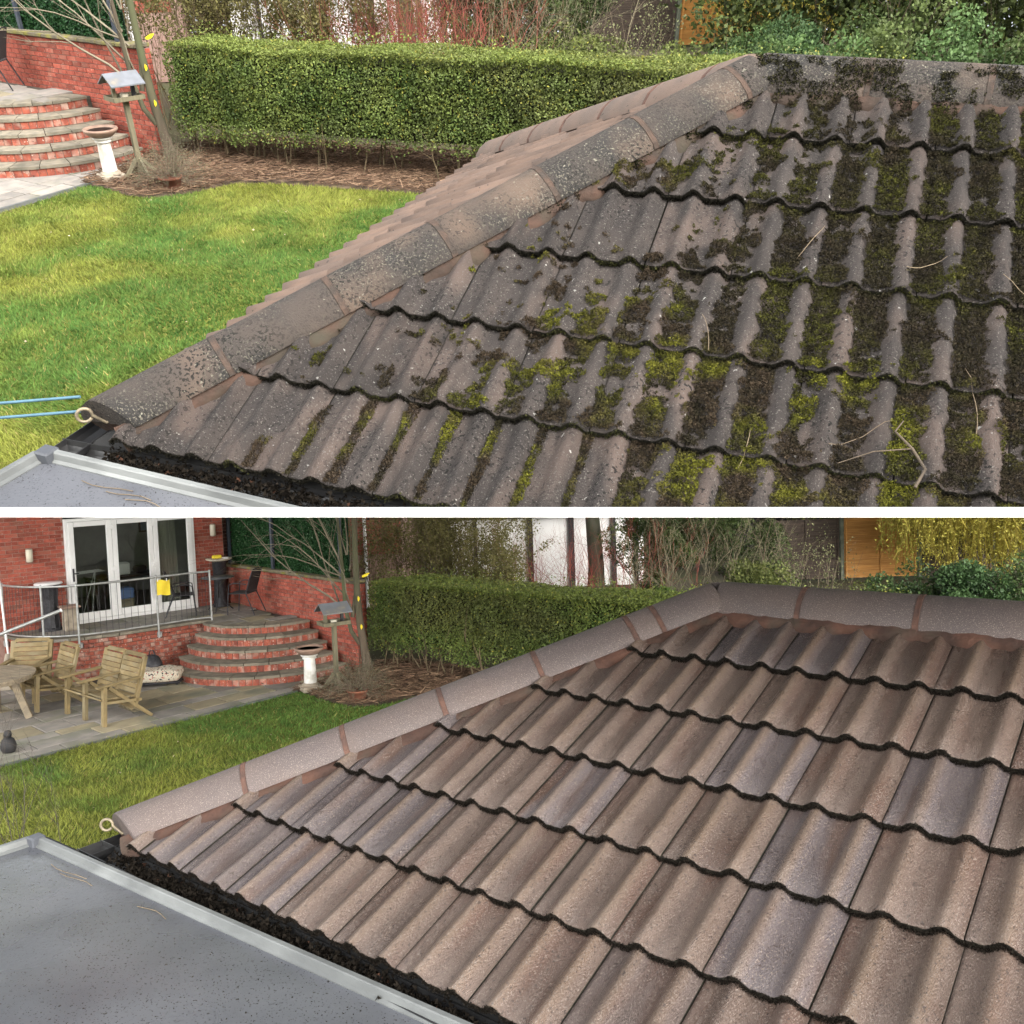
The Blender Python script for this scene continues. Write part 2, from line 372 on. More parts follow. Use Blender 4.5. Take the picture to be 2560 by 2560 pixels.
def cover(root, a, b, zax, prof, L, mats, pipe, name, planes=(), first=None, flip=False, skew=0.0):
    """hip or ridge cover pieces from a to b (root coordinates)"""
    a, b = Vector(a), Vector(b); h = (b - a); tot = h.length; h.normalize(); z = (Vector(zax) - h * Vector(zax).dot(h)).normalized(); x = h.cross(z)
    if flip: x = -x
    s = 0.0; k = 0
    while s < tot - .03:
        l = min(first[k] if first and k < len(first) else L, tot - s); bm = bmesh.new(); rings = []
        rg = random.Random(k * 7 + 3)
        for t, kx in ((.004, .97), (.02, 1.0), (l * .5, 1.0), (l - .02, 1.0), (l - .006, .97)):
            rings.append([bm.verts.new(a + h * (s + t + (skew * px if k == 0 and t < .03 else 0)) + x * (px * kx) + z * (pz * (1 if kx == 1 else .98))) for px, pz in prof])
        m = len(prof)
        for i in range(len(rings) - 1):
            for j in range(m - 1):
                f = bm.faces.new((rings[i][j], rings[i][j + 1], rings[i + 1][j + 1], rings[i + 1][j])); f.smooth = True
        bm.faces.new(rings[0][::-1]); bm.faces.new(rings[-1])
        bmesh.ops.recalc_face_normals(bm, faces=bm.faces[:])
        for co, no in planes: cut(bm, Vector(co), Vector(no))
        if len(bm.faces) > 2: o = link(name, bm_mesh(bm, name, [mats]), root)
        else: bm.free()
        if s + l < tot - .05:
            bm = bmesh.new(); rr = []
            for off, sc in ((-.012, .985), (-.010, 1.010), (-.006, 1.0), (.006, 1.0), (.010, 1.010), (.012, .985)):
                rr.append([bm.verts.new(a + h * (s + l + off + rg.uniform(-.001, .001)) + x * px * sc + z * (pz * sc + rg.uniform(0, .0015))) for px, pz in prof])
            for i in range(5):
                for j in range(m - 1): bm.faces.new((rr[i][j], rr[i][j + 1], rr[i + 1][j + 1], rr[i + 1][j]))
            bmesh.ops.recalc_face_normals(bm, faces=bm.faces[:])
            for co, no in planes: cut(bm, Vector(co), Vector(no))
            if len(bm.faces): link('mortar_joint', bm_mesh(bm, 'mortar_joint', [pipe]), root)
            else: bm.free()
        s += l; k += 1
def bedding(root, a, b, zax, side, w0, w1, z0, z1, matl, seed, planes=(), amp=.02):
    a, b = Vector(a), Vector(b); h = (b - a); tot = h.length; h.normalize(); z = Vector(zax); sd = Vector(side)
    rg = random.Random(seed); n = int(tot / .025); bm = bmesh.new(); rows = []
    ph = [rg.uniform(0, 6) for _ in range(4)]
    for i in range(n + 1):
        t = tot * i / n; w = amp * (math.sin(t * 21 + ph[0]) * .5 + math.sin(t * 47 + ph[1]) * .3 + rg.uniform(-.25, .25))
        rows.append([bm.verts.new(a + h * t + sd * (lerp(w0, w1 + w, f)) + z * (lerp(z0, z1, f ** 1.5) + rg.uniform(-.002, .002))) for f in (0, .35, .7, 1.0, 1.08)])
        rows[-1][-1].co -= z * .03
    for i in range(n):
        for j in range(4):
            f = bm.faces.new((rows[i][j], rows[i][j + 1], rows[i + 1][j + 1], rows[i + 1][j])); f.smooth = True
    bmesh.ops.recalc_face_normals(bm, faces=bm.faces[:])
    for co, no in planes: cut(bm, Vector(co), Vector(no))
    link('bedding_mortar', bm_mesh(bm, 'bedding_mortar', [matl]), root)
def tufts(P, size, up, rg, cols, k=3, flat=.6):
    """k small triangles per point; P (n,3), up (3,), cols (n,3)"""
    n = len(P); out = np.zeros((n, k, 3, 3)); C = np.repeat(cols[:, None, :], k * 3, 1).reshape(n, k, 3, 3)
    upv = np.array(up)
    for j in range(k):
        d = rg.normal(size=(n, 3)); d += upv * flat * 1.5; d /= np.linalg.norm(d, axis=1)[:, None]
        s = np.cross(d, rg.normal(size=(n, 3))); s /= np.linalg.norm(s, axis=1)[:, None] + 1e-9
        L = size[:, None] * rg.uniform(.6, 1.4, (n, 1)); off = rg.normal(size=(n, 3)) * size[:, None] * .35
        b = P + off
        out[:, j, 0] = b + s * L * .45; out[:, j, 1] = b - s * L * .45; out[:, j, 2] = b + d * L
    C = C * rg.uniform(.75, 1.25, (n, k, 1, 1))
    return out.reshape(-1, 3), C.reshape(-1, 3)

def build_roof(F, Wf, isA):
    g = F.g; u, v, n = (F.M @ F.R[:, i] for i in range(3)); O = F.roof(0, 0)
    M = Matrix(((u[0], v[0], n[0], O[0]), (u[1], v[1], n[1], O[1]), (u[2], v[2], n[2], O[2]), (0, 0, 0, 1))) @ Matrix.Translation((0, 0, -.018))
    root = empty('tiled_roof', Wf @ M, 'weathered grey tiled hip roof thick with moss, in the upper garden' if isA else 'cleaned brown tiled hip roof with no moss, in the lower garden', 'roof'); root['kind'] = 'thing'
    up = Vector((0, SP, CP)); aw = Vector((0, CP, -SP)); U = Vector((1, 0, 0))
    if isA: xm, ym, ytop, xr, SL, ys = -5.255 * .3, -.176 * g, 2.74 * g, 2.4, .8525, -2.87 * g
    else: xm, ym, ytop, xr, SL, ys = (-8.336 - 2.288) / 2 * .3, (-2.938 + 3.021) / 2 * g, 3.02 * g, 1.9, .8887, -2.95 * g
    low = lambda y: xm + (y - ym) * SL                      # lower line of the hip cover on the front face
    HW = .155; hipx = lambda y: low(y) - HW
    ridge_y = ytop + .115; yE = -3 * g
    eave = Vector((hipx(yE), yE, 0)); apex = Vector((hipx(ridge_y), ridge_y, 0))
    planes = [((low(0) - .02, 0, 0), (-1, SL, 0)), ((0, ytop + .03, 0), (0, 1, 0))]
    campl = []
    if isA:
        nn = Vector((F.R[1, 0], F.R[1, 1], F.R[1, 2])); campl = [(-nn * F.t[1] / nn.length_squared, nn)]
        planes += campl
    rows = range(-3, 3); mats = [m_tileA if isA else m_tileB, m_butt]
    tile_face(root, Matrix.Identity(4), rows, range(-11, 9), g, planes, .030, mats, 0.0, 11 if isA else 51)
    # left hip end
    run = (ridge_y - yE); wid = 2 * run * CP                # plan width of the hip end
    u2 = -aw; n2 = (apex - eave).cross(aw).normalized(); n2 = n2 if n2.z > 0 else -n2; v2 = n2.cross(u2).normalized()
    T2 = Matrix(((u2.x, v2.x, n2.x, eave.x), (u2.y, v2.y, n2.y, eave.y), (u2.z, v2.z, n2.z, eave.z), (0, 0, 0, 1)))
    ap2 = T2.inverted() @ apex; s1 = -ap2.x / ap2.y; s2_ = (wid + ap2.x) / ap2.y
    pl2 = [((-.14, 0, 0), (1, s1, 0)), ((-wid + .14, 0, 0), (-1, s2_, 0)), ((0, ap2.y - .06, 0), (0, 1, 0))]
    if isA:
        cpl = campl[0]; inv = T2.inverted(); co = inv @ Vector(cpl[0]); no = (inv.to_3x3() @ Vector(cpl[1])); pl2.append((co, no))
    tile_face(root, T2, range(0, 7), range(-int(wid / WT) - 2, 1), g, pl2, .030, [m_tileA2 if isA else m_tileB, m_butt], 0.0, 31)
    # underlay deck
    q = MB(); far = T2 @ Vector((-wid, 0, -.05)); e0 = eave + Vector((0, 0, -.05)); a0 = apex + Vector((0, 0, -.05))
    q.add([e0, (xr + .3, yE, -.05), (xr + .3, ridge_y, -.05), a0], [(0, 1, 2, 3)])
    q.add([e0, a0, far], [(0, 1, 2)]); q.add([a0, (xr, ridge_y, -.05), Vector((xr, ridge_y, -.05)) + aw * 2 - up * .9, far], [(0, 1, 2, 3)])
    me = q.mesh('underlay', m_under); bm = bmesh.new(); bm.from_mesh(me)
    for co, no in campl: cut(bm, co, no)
    bpy.data.meshes.remove(me); link('underlay', bm_mesh(bm, 'underlay', [m_under]), root)
    # covers
    hipz = (Vector((0, 0, 1)) + n2).normalized()
    prof = [(-.128, -.008), (-.123, .014), (-.088, .056), (-.045, .083), (-.015, .094), (.015, .094), (.045, .083), (.088, .056), (.123, .014), (.128, -.008), (.10, -.010), (-.10, -.010)]
    prof = prof[:10]
    hm = m_hipA if isA else m_hipB
    hd = (apex - eave).normalized(); nl = math.hypot(1, SL); foot = Vector((low(ys) - .12 / nl, ys - .005, 0))
    foot = eave + hd * (foot - eave).dot(hd)
    cover(root, foot, apex - hd * .01, hipz, prof, .455, hm, m_pipe, 'hip_tile', campl, first=[.58, .455, .455, .455, .455, .13] if not isA else None, skew=.62) if not isA else cover(root, foot, apex - hd * .01, hipz, prof, .455, hm, m_pipeA, 'hip_tile', campl, skew=.62)
    profr = [(-.128, -.038), (-.123, -.012), (-.086, .042), (-.042, .077), (-.014, .090), (.014, .090), (.042, .077), (.086, .042), (.123, -.012), (.128, -.038)]
    cover(root, apex + U * .012, Vector((xr, ridge_y, 0)), up, profr, .43, hm, m_pipeA if isA else m_pipe, 'ridge_tile', campl, first=[.40, .48] if not isA else [.42])
    # far hip
    farv = T2 @ Vector((-wid, 0, 0)); fz = (n2 + (up * CP + aw * SP)).normalized()
    cover(root, farv, apex - (apex - farv).normalized() * .02, fz, prof, .455, m_hipC if isA else m_hipB, m_pipe, 'hip_tile', campl)
    sd = Vector((1, -SL, 0)).normalized(); bmx = m_bedA if isA else m_bed
    bedding(root, foot + hd * .02, apex - hd * .02, Vector((0, 0, 1)), sd, .08, .158, .034, .006, bmx, 5 if isA else 6, campl, .022)
    s2 = (T2.to_3x3() @ Vector((-1, -s1, 0))).normalized()
    bedding(root, foot + hd * .02, apex - hd * .02, n2, s2, .08, .15, .034, .010, bmx, 8, campl, .012)
    bedding(root, farv, apex - (apex - farv).normalized() * .02, n2, (T2.to_3x3() @ Vector((1, -s2_, 0))).normalized(), .08, .15, .034, .010, bmx, 9, campl, .012)
    bedding(root, apex - U * .05, Vector((xr, ridge_y, 0)), Vector((0, 0, 1)), Vector((0, -1, 0)), .07, .165, .040, .010, bmx, 12, campl, .018)
    # mortar plug and hip iron at the foot of the hip
    q = MB(); hz = (hipz - hd * hipz.dot(hd)).normalized(); hx = hd.cross(hz); f0 = foot + hd * .012
    ring = [f0 + hd * .62 * px + hx * px * .9 + hz * (pz * .85 + .004) for px, pz in prof]
    fl = [f0 + hd * (.02 + .62 * px) + hx * px + hz * pz for px, pz in ((.105, -.075), (.0, -.085), (-.105, -.075))]
    q.add(ring + fl, [tuple(range(13))]); q.add(ring + fl + [p + hd * .12 for p in ring + fl], [(i, (i + 1) % 13, 13 + (i + 1) % 13, 13 + i) for i in range(13)]); q.obj('mortar_plug', bmx, root)
    q = MB(); c0 = foot - hd * .045 + hz * .06; loop = []
    for i in range(15):
        a = math.radians(-30 + i * 24); loop.append(c0 - hd * .0 + hd * (.025 * math.cos(a)) + hz * (.025 * math.sin(a)) )
    loop = [foot + hd * .08 - hz * .01, foot - hd * .0] + loop
    q.tube(loop, .006, 8); q.obj('hip_iron', m_iron, root)
    # gutters (left end hangs at the hip end eaves)
    def gutter(p0, p1, out, nm):
        p0, p1 = Vector(p0), Vector(p1); q = MB(); sec = []
        for i in range(9):
            a = math.pi + math.pi * i / 8; sec.append((.055 * math.cos(a), .055 * math.sin(a)))
        sec2 = [(x * .93, y * .93 + .001) for x, y in sec[::-1]]; pr = sec + sec2
        vs = [p + Vector(out) * x + up * y for p in (p0, p1) for x, y in pr]; k = len(pr)
        q.add(vs, [(i, (i + 1) % k, k + (i + 1) % k, k + i) for i in range(k)]); q.add(vs, [tuple(range(k))[::-1], tuple(range(k, 2 * k))])
        me = q.mesh(nm, m_gutter); bm = bmesh.new(); bm.from_mesh(me); bpy.data.meshes.remove(me)
        for co, no in campl: cut(bm, co, no)
        link(nm, bm_mesh(bm, nm, [m_gutter]), root)
    ge = Vector((0, yE, 0)) - aw * .035 - up * .035
    gutter(Vector((eave.x - .10, 0, 0)) + ge, Vector((xr, 0, 0)) + ge, -aw, 'gutter')
    gl = eave - U * .035 - up * .035
    gutter(gl - aw * .10, gl + aw * (wid + .1), -U, 'gutter')
    # soffit fascia strip and debris in the gutter
    rg = np.random.RandomState(5 if isA else 9)
    N = 5200; xx = rg.uniform(eave.x + .12, xr, N); 
    off = rg.normal(-.005, .022, N); P = np.stack([xx, np.full(N, 0.), np.zeros(N)], 1)
    base = np.array(ge)[None, :] + P + np.outer(off, -np.array(aw)) + np.outer(-.03 + np.abs(rg.normal(0, .012, N)) + vn(xx, xx * 0, 6, 3) * .02, np.array(up))
    cc = np.array([.008, .0065, .005])[None, :] * rg.uniform(.5, 2.2, (N, 1)); red = rg.rand(N) < .012; cc[red] = np.array([.06, .03, .02])
    if isA: k = (base @ np.array(F.R[1]) + F.t[1]) < 0; base = base[k]; cc = cc[k]
    Vv, Cc = tufts(base, np.full(len(base), .014), np.array(up), rg, cc, 2, .2)
    tag(link('gutter_debris', fast('gutter_debris', Vv, 3, m_moss, Cc), root), kind='stuff')
    # dark growth along the butts, extended to paint the shade in the gap below
    Ps = []; Cs = []
    for r in rows:
        y = r * g
        if y > ytop - .1: continue
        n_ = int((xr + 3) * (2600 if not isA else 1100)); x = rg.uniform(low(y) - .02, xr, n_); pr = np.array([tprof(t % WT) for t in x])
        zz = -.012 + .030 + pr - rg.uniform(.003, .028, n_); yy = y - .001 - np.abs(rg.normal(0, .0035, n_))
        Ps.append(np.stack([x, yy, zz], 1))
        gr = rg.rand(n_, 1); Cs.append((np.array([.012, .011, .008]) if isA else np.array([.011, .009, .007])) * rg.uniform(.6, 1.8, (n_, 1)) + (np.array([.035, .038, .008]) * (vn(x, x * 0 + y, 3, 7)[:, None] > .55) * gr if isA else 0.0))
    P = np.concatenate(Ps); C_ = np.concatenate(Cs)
    if isA: k = (P @ np.array(F.R[1]) + F.t[1]) < 0; P = P[k]; C_ = C_[k]
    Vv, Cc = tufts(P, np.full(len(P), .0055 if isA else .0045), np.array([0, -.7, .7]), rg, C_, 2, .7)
    tag(link('edge_growth_shade', fast('edge_growth_shade', Vv, 3, m_moss, Cc), root), kind='stuff')
    if isA: roof_moss(root, F, g, low, ytop, xr, rg)
    return root, M, dict(eave=eave, apex=apex, xr=xr, yE=yE, aw=aw, up=up, low=low, ytop=ytop)
m_tileA2 = mat('tan_weathered_tile', (.155, .105, .08), (.11, .08, .065), scale=6, stretch=(2, .8, 1), rough=.8, bump=.4, bscale=200, obj=.16, specks=((46, .69, .03, (.05, .04, .035)),))  # paler and tanner than the front tiles, for the left hip end
m_hipC = mat('tan_hip_tile', (.17, .12, .095), (.13, .10, .083), scale=5, rough=.8, bump=.4, bscale=180, specks=((40, .69, .03, (.06, .05, .04)),))  # paler tan covers of the far hip
def roof_moss(root, F, g, low, ytop, xr, rg):
    N = 1100000; x = rg.uniform(-2.6, xr, N); y = rg.uniform(-3 * g, ytop + .02, N)
    fx = (x % .15); k = (x > low(y) + .0) & ((x * F.R[1, 0] + y * F.R[1, 1] + F.t[1]) < 0); 
    x, y, fx = x[k], y[k], fx[k]; xt = x % WT
    row = np.floor(y / g); fy = y / g - row; col = np.floor(x / WT)
    pr = np.array([tprof(t) for t in np.linspace(0, WT, 301)]); p = pr[(xt / WT * 300).astype(int)]
    big = vn(x + 5, y + 9, 1.3, 3, 2); mid = .55 * vn(x, y, 11, 5, 3) + .45 * vn(x, y, 27, 6, 2); fine = vn(x, y, 40, 8, 2)
    wet = np.clip((x - low(y) - .25) / 1.1, 0, 1)                       # grows away from the dry hip
    wet = np.maximum(wet, .62 * (row == -3) * (x > low(y) + .65))       # lowest course holds water
    wet = np.maximum(wet, .75 * (row >= 1) * (x > low(y) + .1))
    rr = np.random.RandomState(4).rand(64, 64); tv = rr[(col.astype(int) + 20) % 64, (row.astype(int) + 20) % 64]
    pan = 1 - np.clip(p / .024, 0, 1)                                    # 1 in the pans
    mm = xt % .152; edge = np.clip(1 - np.minimum(np.abs(mm - .150), np.abs(mm + .002)) / .030, 0, 1)             # right foot of each roll
    bare = np.clip((tv - .80) * 4, 0, .7) * (row > -3)                    # a few tiles stay cleaner
    full = np.clip((x - low(y) - .45) / .5, 0, 1)
    dens = pan * (wet * .62 + full * .58) * (.8 + .5 * big) + .34 * edge * wet + .30 * (fy < .10) * wet + .25 * (fy > .90) * wet - bare
    dens = np.where((row == -3) & (x < -.75), (1.05 * edge * (.6 + .5 * tv)) * (x > low(y) + .42) + .10 * pan * wet, dens)
    dens = dens * .86 + (mid - .5) * 2.7 + (fine - .5) * 1.3
    strip = (row == -3) & (x < -.75); dens = np.where(strip, 1.45 * edge * (.55 + .5 * vn(x, y, 3, 91, 2)) * (x > low(y) + .42) + (mid - .5) * 1.1, dens)
    heavy = np.clip((x - .35) / .5, 0, 1) * np.clip((.15 - y) / .4, 0, 1)  # overgrown lower right
    dens += .35 * heavy + .45 * np.exp(-((x - .75) ** 2 / .05 + (y + .18) ** 2 / .05))
    keep = dens > .46 + .10 * fine
    x, y, xt, fy, p, mid, fine, dens, row, big = (a[keep] for a in (x, y, xt, fy, p, mid, fine, dens, row, big))
    zt = -.012 + .030 * (1 - fy) + p
    zh = np.clip((dens - .42) * .045, .002, .026) * (.25 + 1.3 * fine * vn(x, y, 22, 31, 2) * 1.6); z = zt + zh * rg.uniform(.55, 1, len(x))
    gz = np.maximum(np.clip((vn(x + 3, y + 3, 1.6, 77, 2) - .40) * 4, .38, 1), 1.0 * (row == -3)); t = np.clip(((mid - .32) * 2.3 + (fine - .5) * 1.2) * gz + rg.normal(0, .14, len(x)) + .22 * (row == -3), 0, 1)[:, None]
    dark = np.array([.025, .022, .014]); ol = np.array([.058, .060, .013]); br = np.array([.108, .108, .017]); brn = np.array([.046, .034, .023])
    sel = np.clip((vn(x, y, 7, 21, 3) - .40) * 4, 0, 1)[:, None]
    C = np.where(t < .5, lerp(dark, ol, t * 2), lerp(ol, br, (t - .5) * 2)); C = lerp(lerp(dark, brn, t), C, sel)
    P = np.stack([x, y, z], 1); s = rg.uniform(.003, .0075, len(x))
    Vv, Cc = tufts(P, s, np.array([0, 0, 1.]), rg, C, 2, .7)
    o = tag(link('moss', fast('moss', Vv, 3, m_moss, Cc), root), kind='stuff')
    # dark knots of moss on the upper hip and the ridge covers
    apx = low(ytop) - .165 + .10; M2 = 26000; sx = rg.uniform(apx, xr, M2); yy = ytop + .115 - rg.uniform(-.02, .16, M2); kn = vn(sx, yy, 14, 41, 3); zz = .085 - np.clip(ytop + .06 - yy, 0, .2) * .75
    wgt = .50 - .16 * np.exp(-((sx - apx - .25) ** 2) / .12) - .12 * (yy < ytop + .03); kk = (kn > wgt + .09); R1 = np.stack([sx, yy, zz], 1)[kk]
    M3 = 22000; t_ = rg.uniform(-.2, 1, M3) ; hy = lerp(-3 * g, ytop + .1, np.clip(t_, 0, 1) ** .6); lat = rg.uniform(.02, .15, M3); kn = vn(hy * 1.4, lat, 14, 43, 3); kk = (kn > .66 - .22 * np.clip((hy - .2) / .8, 0, 1)) & (hy > -.3)
    R2 = np.stack([low(hy) - .165 + lat * .72, hy - lat * .72, .088 - lat * .55], 1)[kk]
    P = np.concatenate([R1, R2]); P = P[(P @ np.array(F.R[1]) + F.t[1]) < 0]; C = lerp(np.array([.012, .012, .009]), np.array([.05, .048, .018]), rg.rand(len(P), 1) ** 2)
    Vv, Cc = tufts(P, rg.uniform(.004, .009, len(P)), np.array([0, 0, 1.]), rg, C, 2, .8); tag(link('ridge_moss', fast('ridge_moss', Vv, 3, m_moss, Cc), root), kind='stuff')
    print('moss tufts', len(x))
# ------------------------------------------------------------------ flat roofs, divider board
RH = .034
roofA, RMA, RA = build_roof(FA, WA, True)
RH = .028
roofB, RMB, RB = build_roof(FB, WB, False)
def flat_roof(F, Wf, K0, K1, dl, zt, poly_near, label, isA):
    """K0 corner, K1 far end of the kerb beside the gutter (plan), dl: direction of the other kerb"""
    root = empty('flat_roof', Wf @ TR(K0[0], K0[1], 0), label, 'roof'); root['kind'] = 'thing'; d = Vector((K1[0] - K0[0], K1[1] - K0[1], 0)); L = d.length; d.normalize()
    e = Vector((dl[0], dl[1], 0)).normalized(); nin = Vector((d.y, -d.x, 0)); nin = nin if nin.dot(e) > 0 else -nin
    q = MB(); pts = [Vector((p[0] - K0[0], p[1] - K0[1], 0)) for p in poly_near]
    q.add([(p.x, p.y, zt - .035) for p in pts] + [(p.x, p.y, zt - .10) for p in pts], [tuple(range(len(pts))), tuple(range(len(pts), 2 * len(pts)))[::-1]] + [(i, i + len(pts), (i + 1) % len(pts) + len(pts), (i + 1) % len(pts)) for i in range(len(pts))])
    deck = q.obj('deck', m_grp, root)
    if isA:
        bm = bmesh.new(); bm.from_mesh(deck.data); cut(bm, Vector((-K0[0], -K0[1], F.H)), Vector(F.M @ np.array([0, 1., 0]))); bm.to_mesh(deck.data); bm.free()
    def kerb(p, dirv, length, inn, nm):
        q = MB(); sec = [(-.010, -.10), (-.010, -.003), (-.007, .0), (.010, .0), (.014, -.004), (.019, -.024), (.030, -.031), (.030, -.10)]
        vs = [p + dirv * t + inn * a + Vector((0, 0, zt + b)) for t in (0, length) for a, b in sec]; k = len(sec)
        q.add(vs, [(i, (i + 1) % k, k + (i + 1) % k, k + i) for i in range(k)] + [tuple(range(k))[::-1], tuple(range(k, 2 * k))])
        o = q.obj(nm, m_grpt, root); bm = bmesh.new(); bm.from_mesh(o.data); bmesh.ops.recalc_face_normals(bm, faces=bm.faces[:])
        if isA:
            nn = Vector(F.M @ np.array([0, 1., 0])); cut(bm, Vector((-K0[0], -K0[1], F.H)), nn)
        bm.to_mesh(o.data); bm.free(); return o
    kerb(d * .03, d, L, nin, 'kerb_trim'); 
    e2 = e; n2 = Vector((-e2.y, e2.x, 0)); n2 = n2 if n2.dot(d) > 0 else -n2
    kerb(e2 * .03, e2, 1.6, n2, 'kerb_trim')
    q = MB(); q.box((0, 0, 0), (.062, .062, .115), 0, Matrix.Translation(d * .03 + nin * .012 + Vector((0, 0, zt - .052))) @ Matrix.Rotation(math.atan2(d.y, d.x), 4, 'Z'), .006); q.obj('corner_cap', m_kcap, root)
    # strip of dark felt between kerb and gutter
    q = MB(); q.add([d * -.1 + nin * -.012 + Vector((0, 0, zt - .07)), d * L + nin * -.012 + Vector((0, 0, zt - .07)), d * L - nin * .10 + Vector((0, 0, zt - .07)), d * -.1 - nin * .10 + Vector((0, 0, zt - .07))], [(0, 1, 2, 3)])
    o = q.obj('felt_strip', m_under, root); bm = bmesh.new(); bm.from_mesh(o.data)
    if isA: cut(bm, Vector((-K0[0], -K0[1], F.H)), Vector(F.M @ np.array([0, 1., 0])))
    bm.to_mesh(o.data); bm.free()
    return root
zB = 2.37; k0, k1, kl = FB.at(88, 2086, zB), FB.at(1100, 2528, zB), FB.at(10, 2111, zB)
dB = (k1 - k0) / np.linalg.norm(k1 - k0); k2 = k0 + dB * 4.2; lB = (kl - k0) / np.linalg.norm(kl - k0); kL = k0 + lB * 1.8
flat_roof(FB, WB, k0, k2, lB, zB, [k0 + dB * .02 + lB * .02, kL, (kL[0] + .8, .2), (k2[0] - .3, k2[1] - .4), k2], 'wet grey flat roof with pale kerb trim, below the cleaned roof', False)
zA = 2.25; a0, a1, al = FA.at(105, 1118, zA), FA.at(700, 1258, zA), FA.at(10, 1172, zA)
dA = (a1 - a0) / np.linalg.norm(a1 - a0); a2 = a0 + dA * 2.0; lA = (al - a0) / np.linalg.norm(al - a0)
cN = [FA.at(px, 1279, zA - .035) for px in (-260, 730)]
kk = lambda P, D, yc: P
# where the two kerbs run out at the lower edge of the upper garden
def hity(P, D):
    y0 = (FA.M.T @ (P - np.array([0, 0, FA.H])))[1]; y1 = (FA.M.T @ (P + D - np.array([0, 0, FA.H])))[1]; return P + D * ((-.002 - y0) / (y1 - y0))
flat_roof(FA, WA, a0, a2, lA, zA, [a0 + dA * .02 + lA * .02, hity(a0 + np.array([0, 0, -.035]), lA), hity(a0 + np.array([0, 0, -.035]), dA)], 'grey flat roof corner with wet patches, below the mossy roof', True)
# white board standing in for the divider band between the two views
def camw(px, py, d):
    p = MB_ @ np.array([(px - 1280) / FPX * d, (py - 1280) / FPX * d, d]); return Vector((p[0], p[1], p[2] + CAM_H))
dr = (FA.M.T @ (FA.at(2560, 1278, 2.0) - np.array([0, 0, FA.H])))[2]
def roofdepth(px, py, h):
    R = FA.R; dv = np.array([(px - 1280) / FPX, (py - 1280) / FPX, 1.]); nn = R[:, 2]; return ((FA.t + nn * h) @ nn) / (dv @ nn)
dR, dL = roofdepth(2760, 1280, .13), min(roofdepth(-200, 1280, .13), 2.6)
q = MB(); e0, e1 = (-420, dL), (2980, dR * .985)
_a, _b = camw(e0[0], 1280, e0[1]), camw(e1[0], 1280, e1[1])
fr = [camw(e0[0], 1270, e0[1]), camw(e1[0], 1270, e1[1]), camw(e1[0], 1293, e1[1]), camw(e0[0], 1293, e0[1])]
ext = (_b - _a).normalized() * .9; fr = [fr[0] - ext, fr[1] + ext, fr[2] + ext, fr[3] - ext]
bk = [p + Vector((0, .035, .0)) for p in fr]
q.add(fr + bk, [(0, 3, 2, 1), (4, 5, 6, 7), (0, 1, 5, 4), (3, 7, 6, 2), (0, 4, 7, 3), (1, 2, 6, 5)])
tag(q.obj('view_divider_board', m_render), kind='structure')
print('edge depths', dL, dR)
# ------------------------------------------------------------------ ground, lawns, beds
m_ground = mat('rough_ground', (.06, .065, .028), (.075, .058, .035), scale=.6, rough=.95, bump=.4, c3=(.05, .04, .028), c3s=.3)
m_turf = mat('turf_base', (.085, .11, .018), (.13, .14, .022), scale=.9, rough=.95, bump=.4, bscale=60)
q = MB(); q.add([(-700, -30, -.03), (700, -30, -.03), (700, 1400, -.03), (-700, 1400, -.03)], [(0, 1, 2, 3)])
tag(q.obj('ground', m_ground), kind='structure')
YA0 = FA.at(1280, 1279.0, 0)[1]
q = MB(); q.add([(*FA.at(-330, 1279, -.02)[:2], -.02), (*FA.at(2890, 1279, -.02)[:2], -.02), (*FA.at(2950, 500, -.02)[:2], -.02), (20, 31, -.02), (-20, 31, -.02), (*FA.at(-390, 500, -.02)[:2], -.02)], [(0, 1, 2, 3, 4, 5)])
o = tag(q.obj('ground', m_ground), kind='structure'); o.matrix_world = WA
q = MB(); e_ = [FA.at(-330, 1272, -.08), FA.at(2890, 1272, -.08), FA.at(2950, 500, -.08), (20, 31, -.08), (-20, 31, -.08), FA.at(-390, 500, -.08)]
q.add([(p[0], p[1], -.08) for p in e_], [(0, 1, 2, 3, 4, 5)]); o = tag(q.obj('bounce_sheet', m_render), kind='structure'); o.matrix_world = WA  # unseen white sheet added under the upper garden to bounce light downward
LAWN_B = [(-10.4, 8.5), (-3.82, 15.52), (-3.55, 15.32), (-3.05, 14.75), (-2.6, 14.42), (-2.2, 14.5), (-1.75, 14.85), (-1.2, 14.75), (.4, 13.1), (2.0, 12.3), (4.5, 11.3), (4.5, 5.5), (-2, 2.5), (-7.5, 2.5)]
LAWN_A = [(-7.75, 11.4), (-6.42, 14.30), (-6.1, 14.15), (-5.6, 13.72), (-5.25, 13.62), (-4.7, 13.85), (-4.2, 14.35), (-3.6, 14.35), (-2.26, 14.0), (-1.5, 13.85), (1.5, 12.8), (5, 12.0), (*FA.at(2700, 1270, 0)[:2],), (*FA.at(-320, 1270, 0)[:2],)]
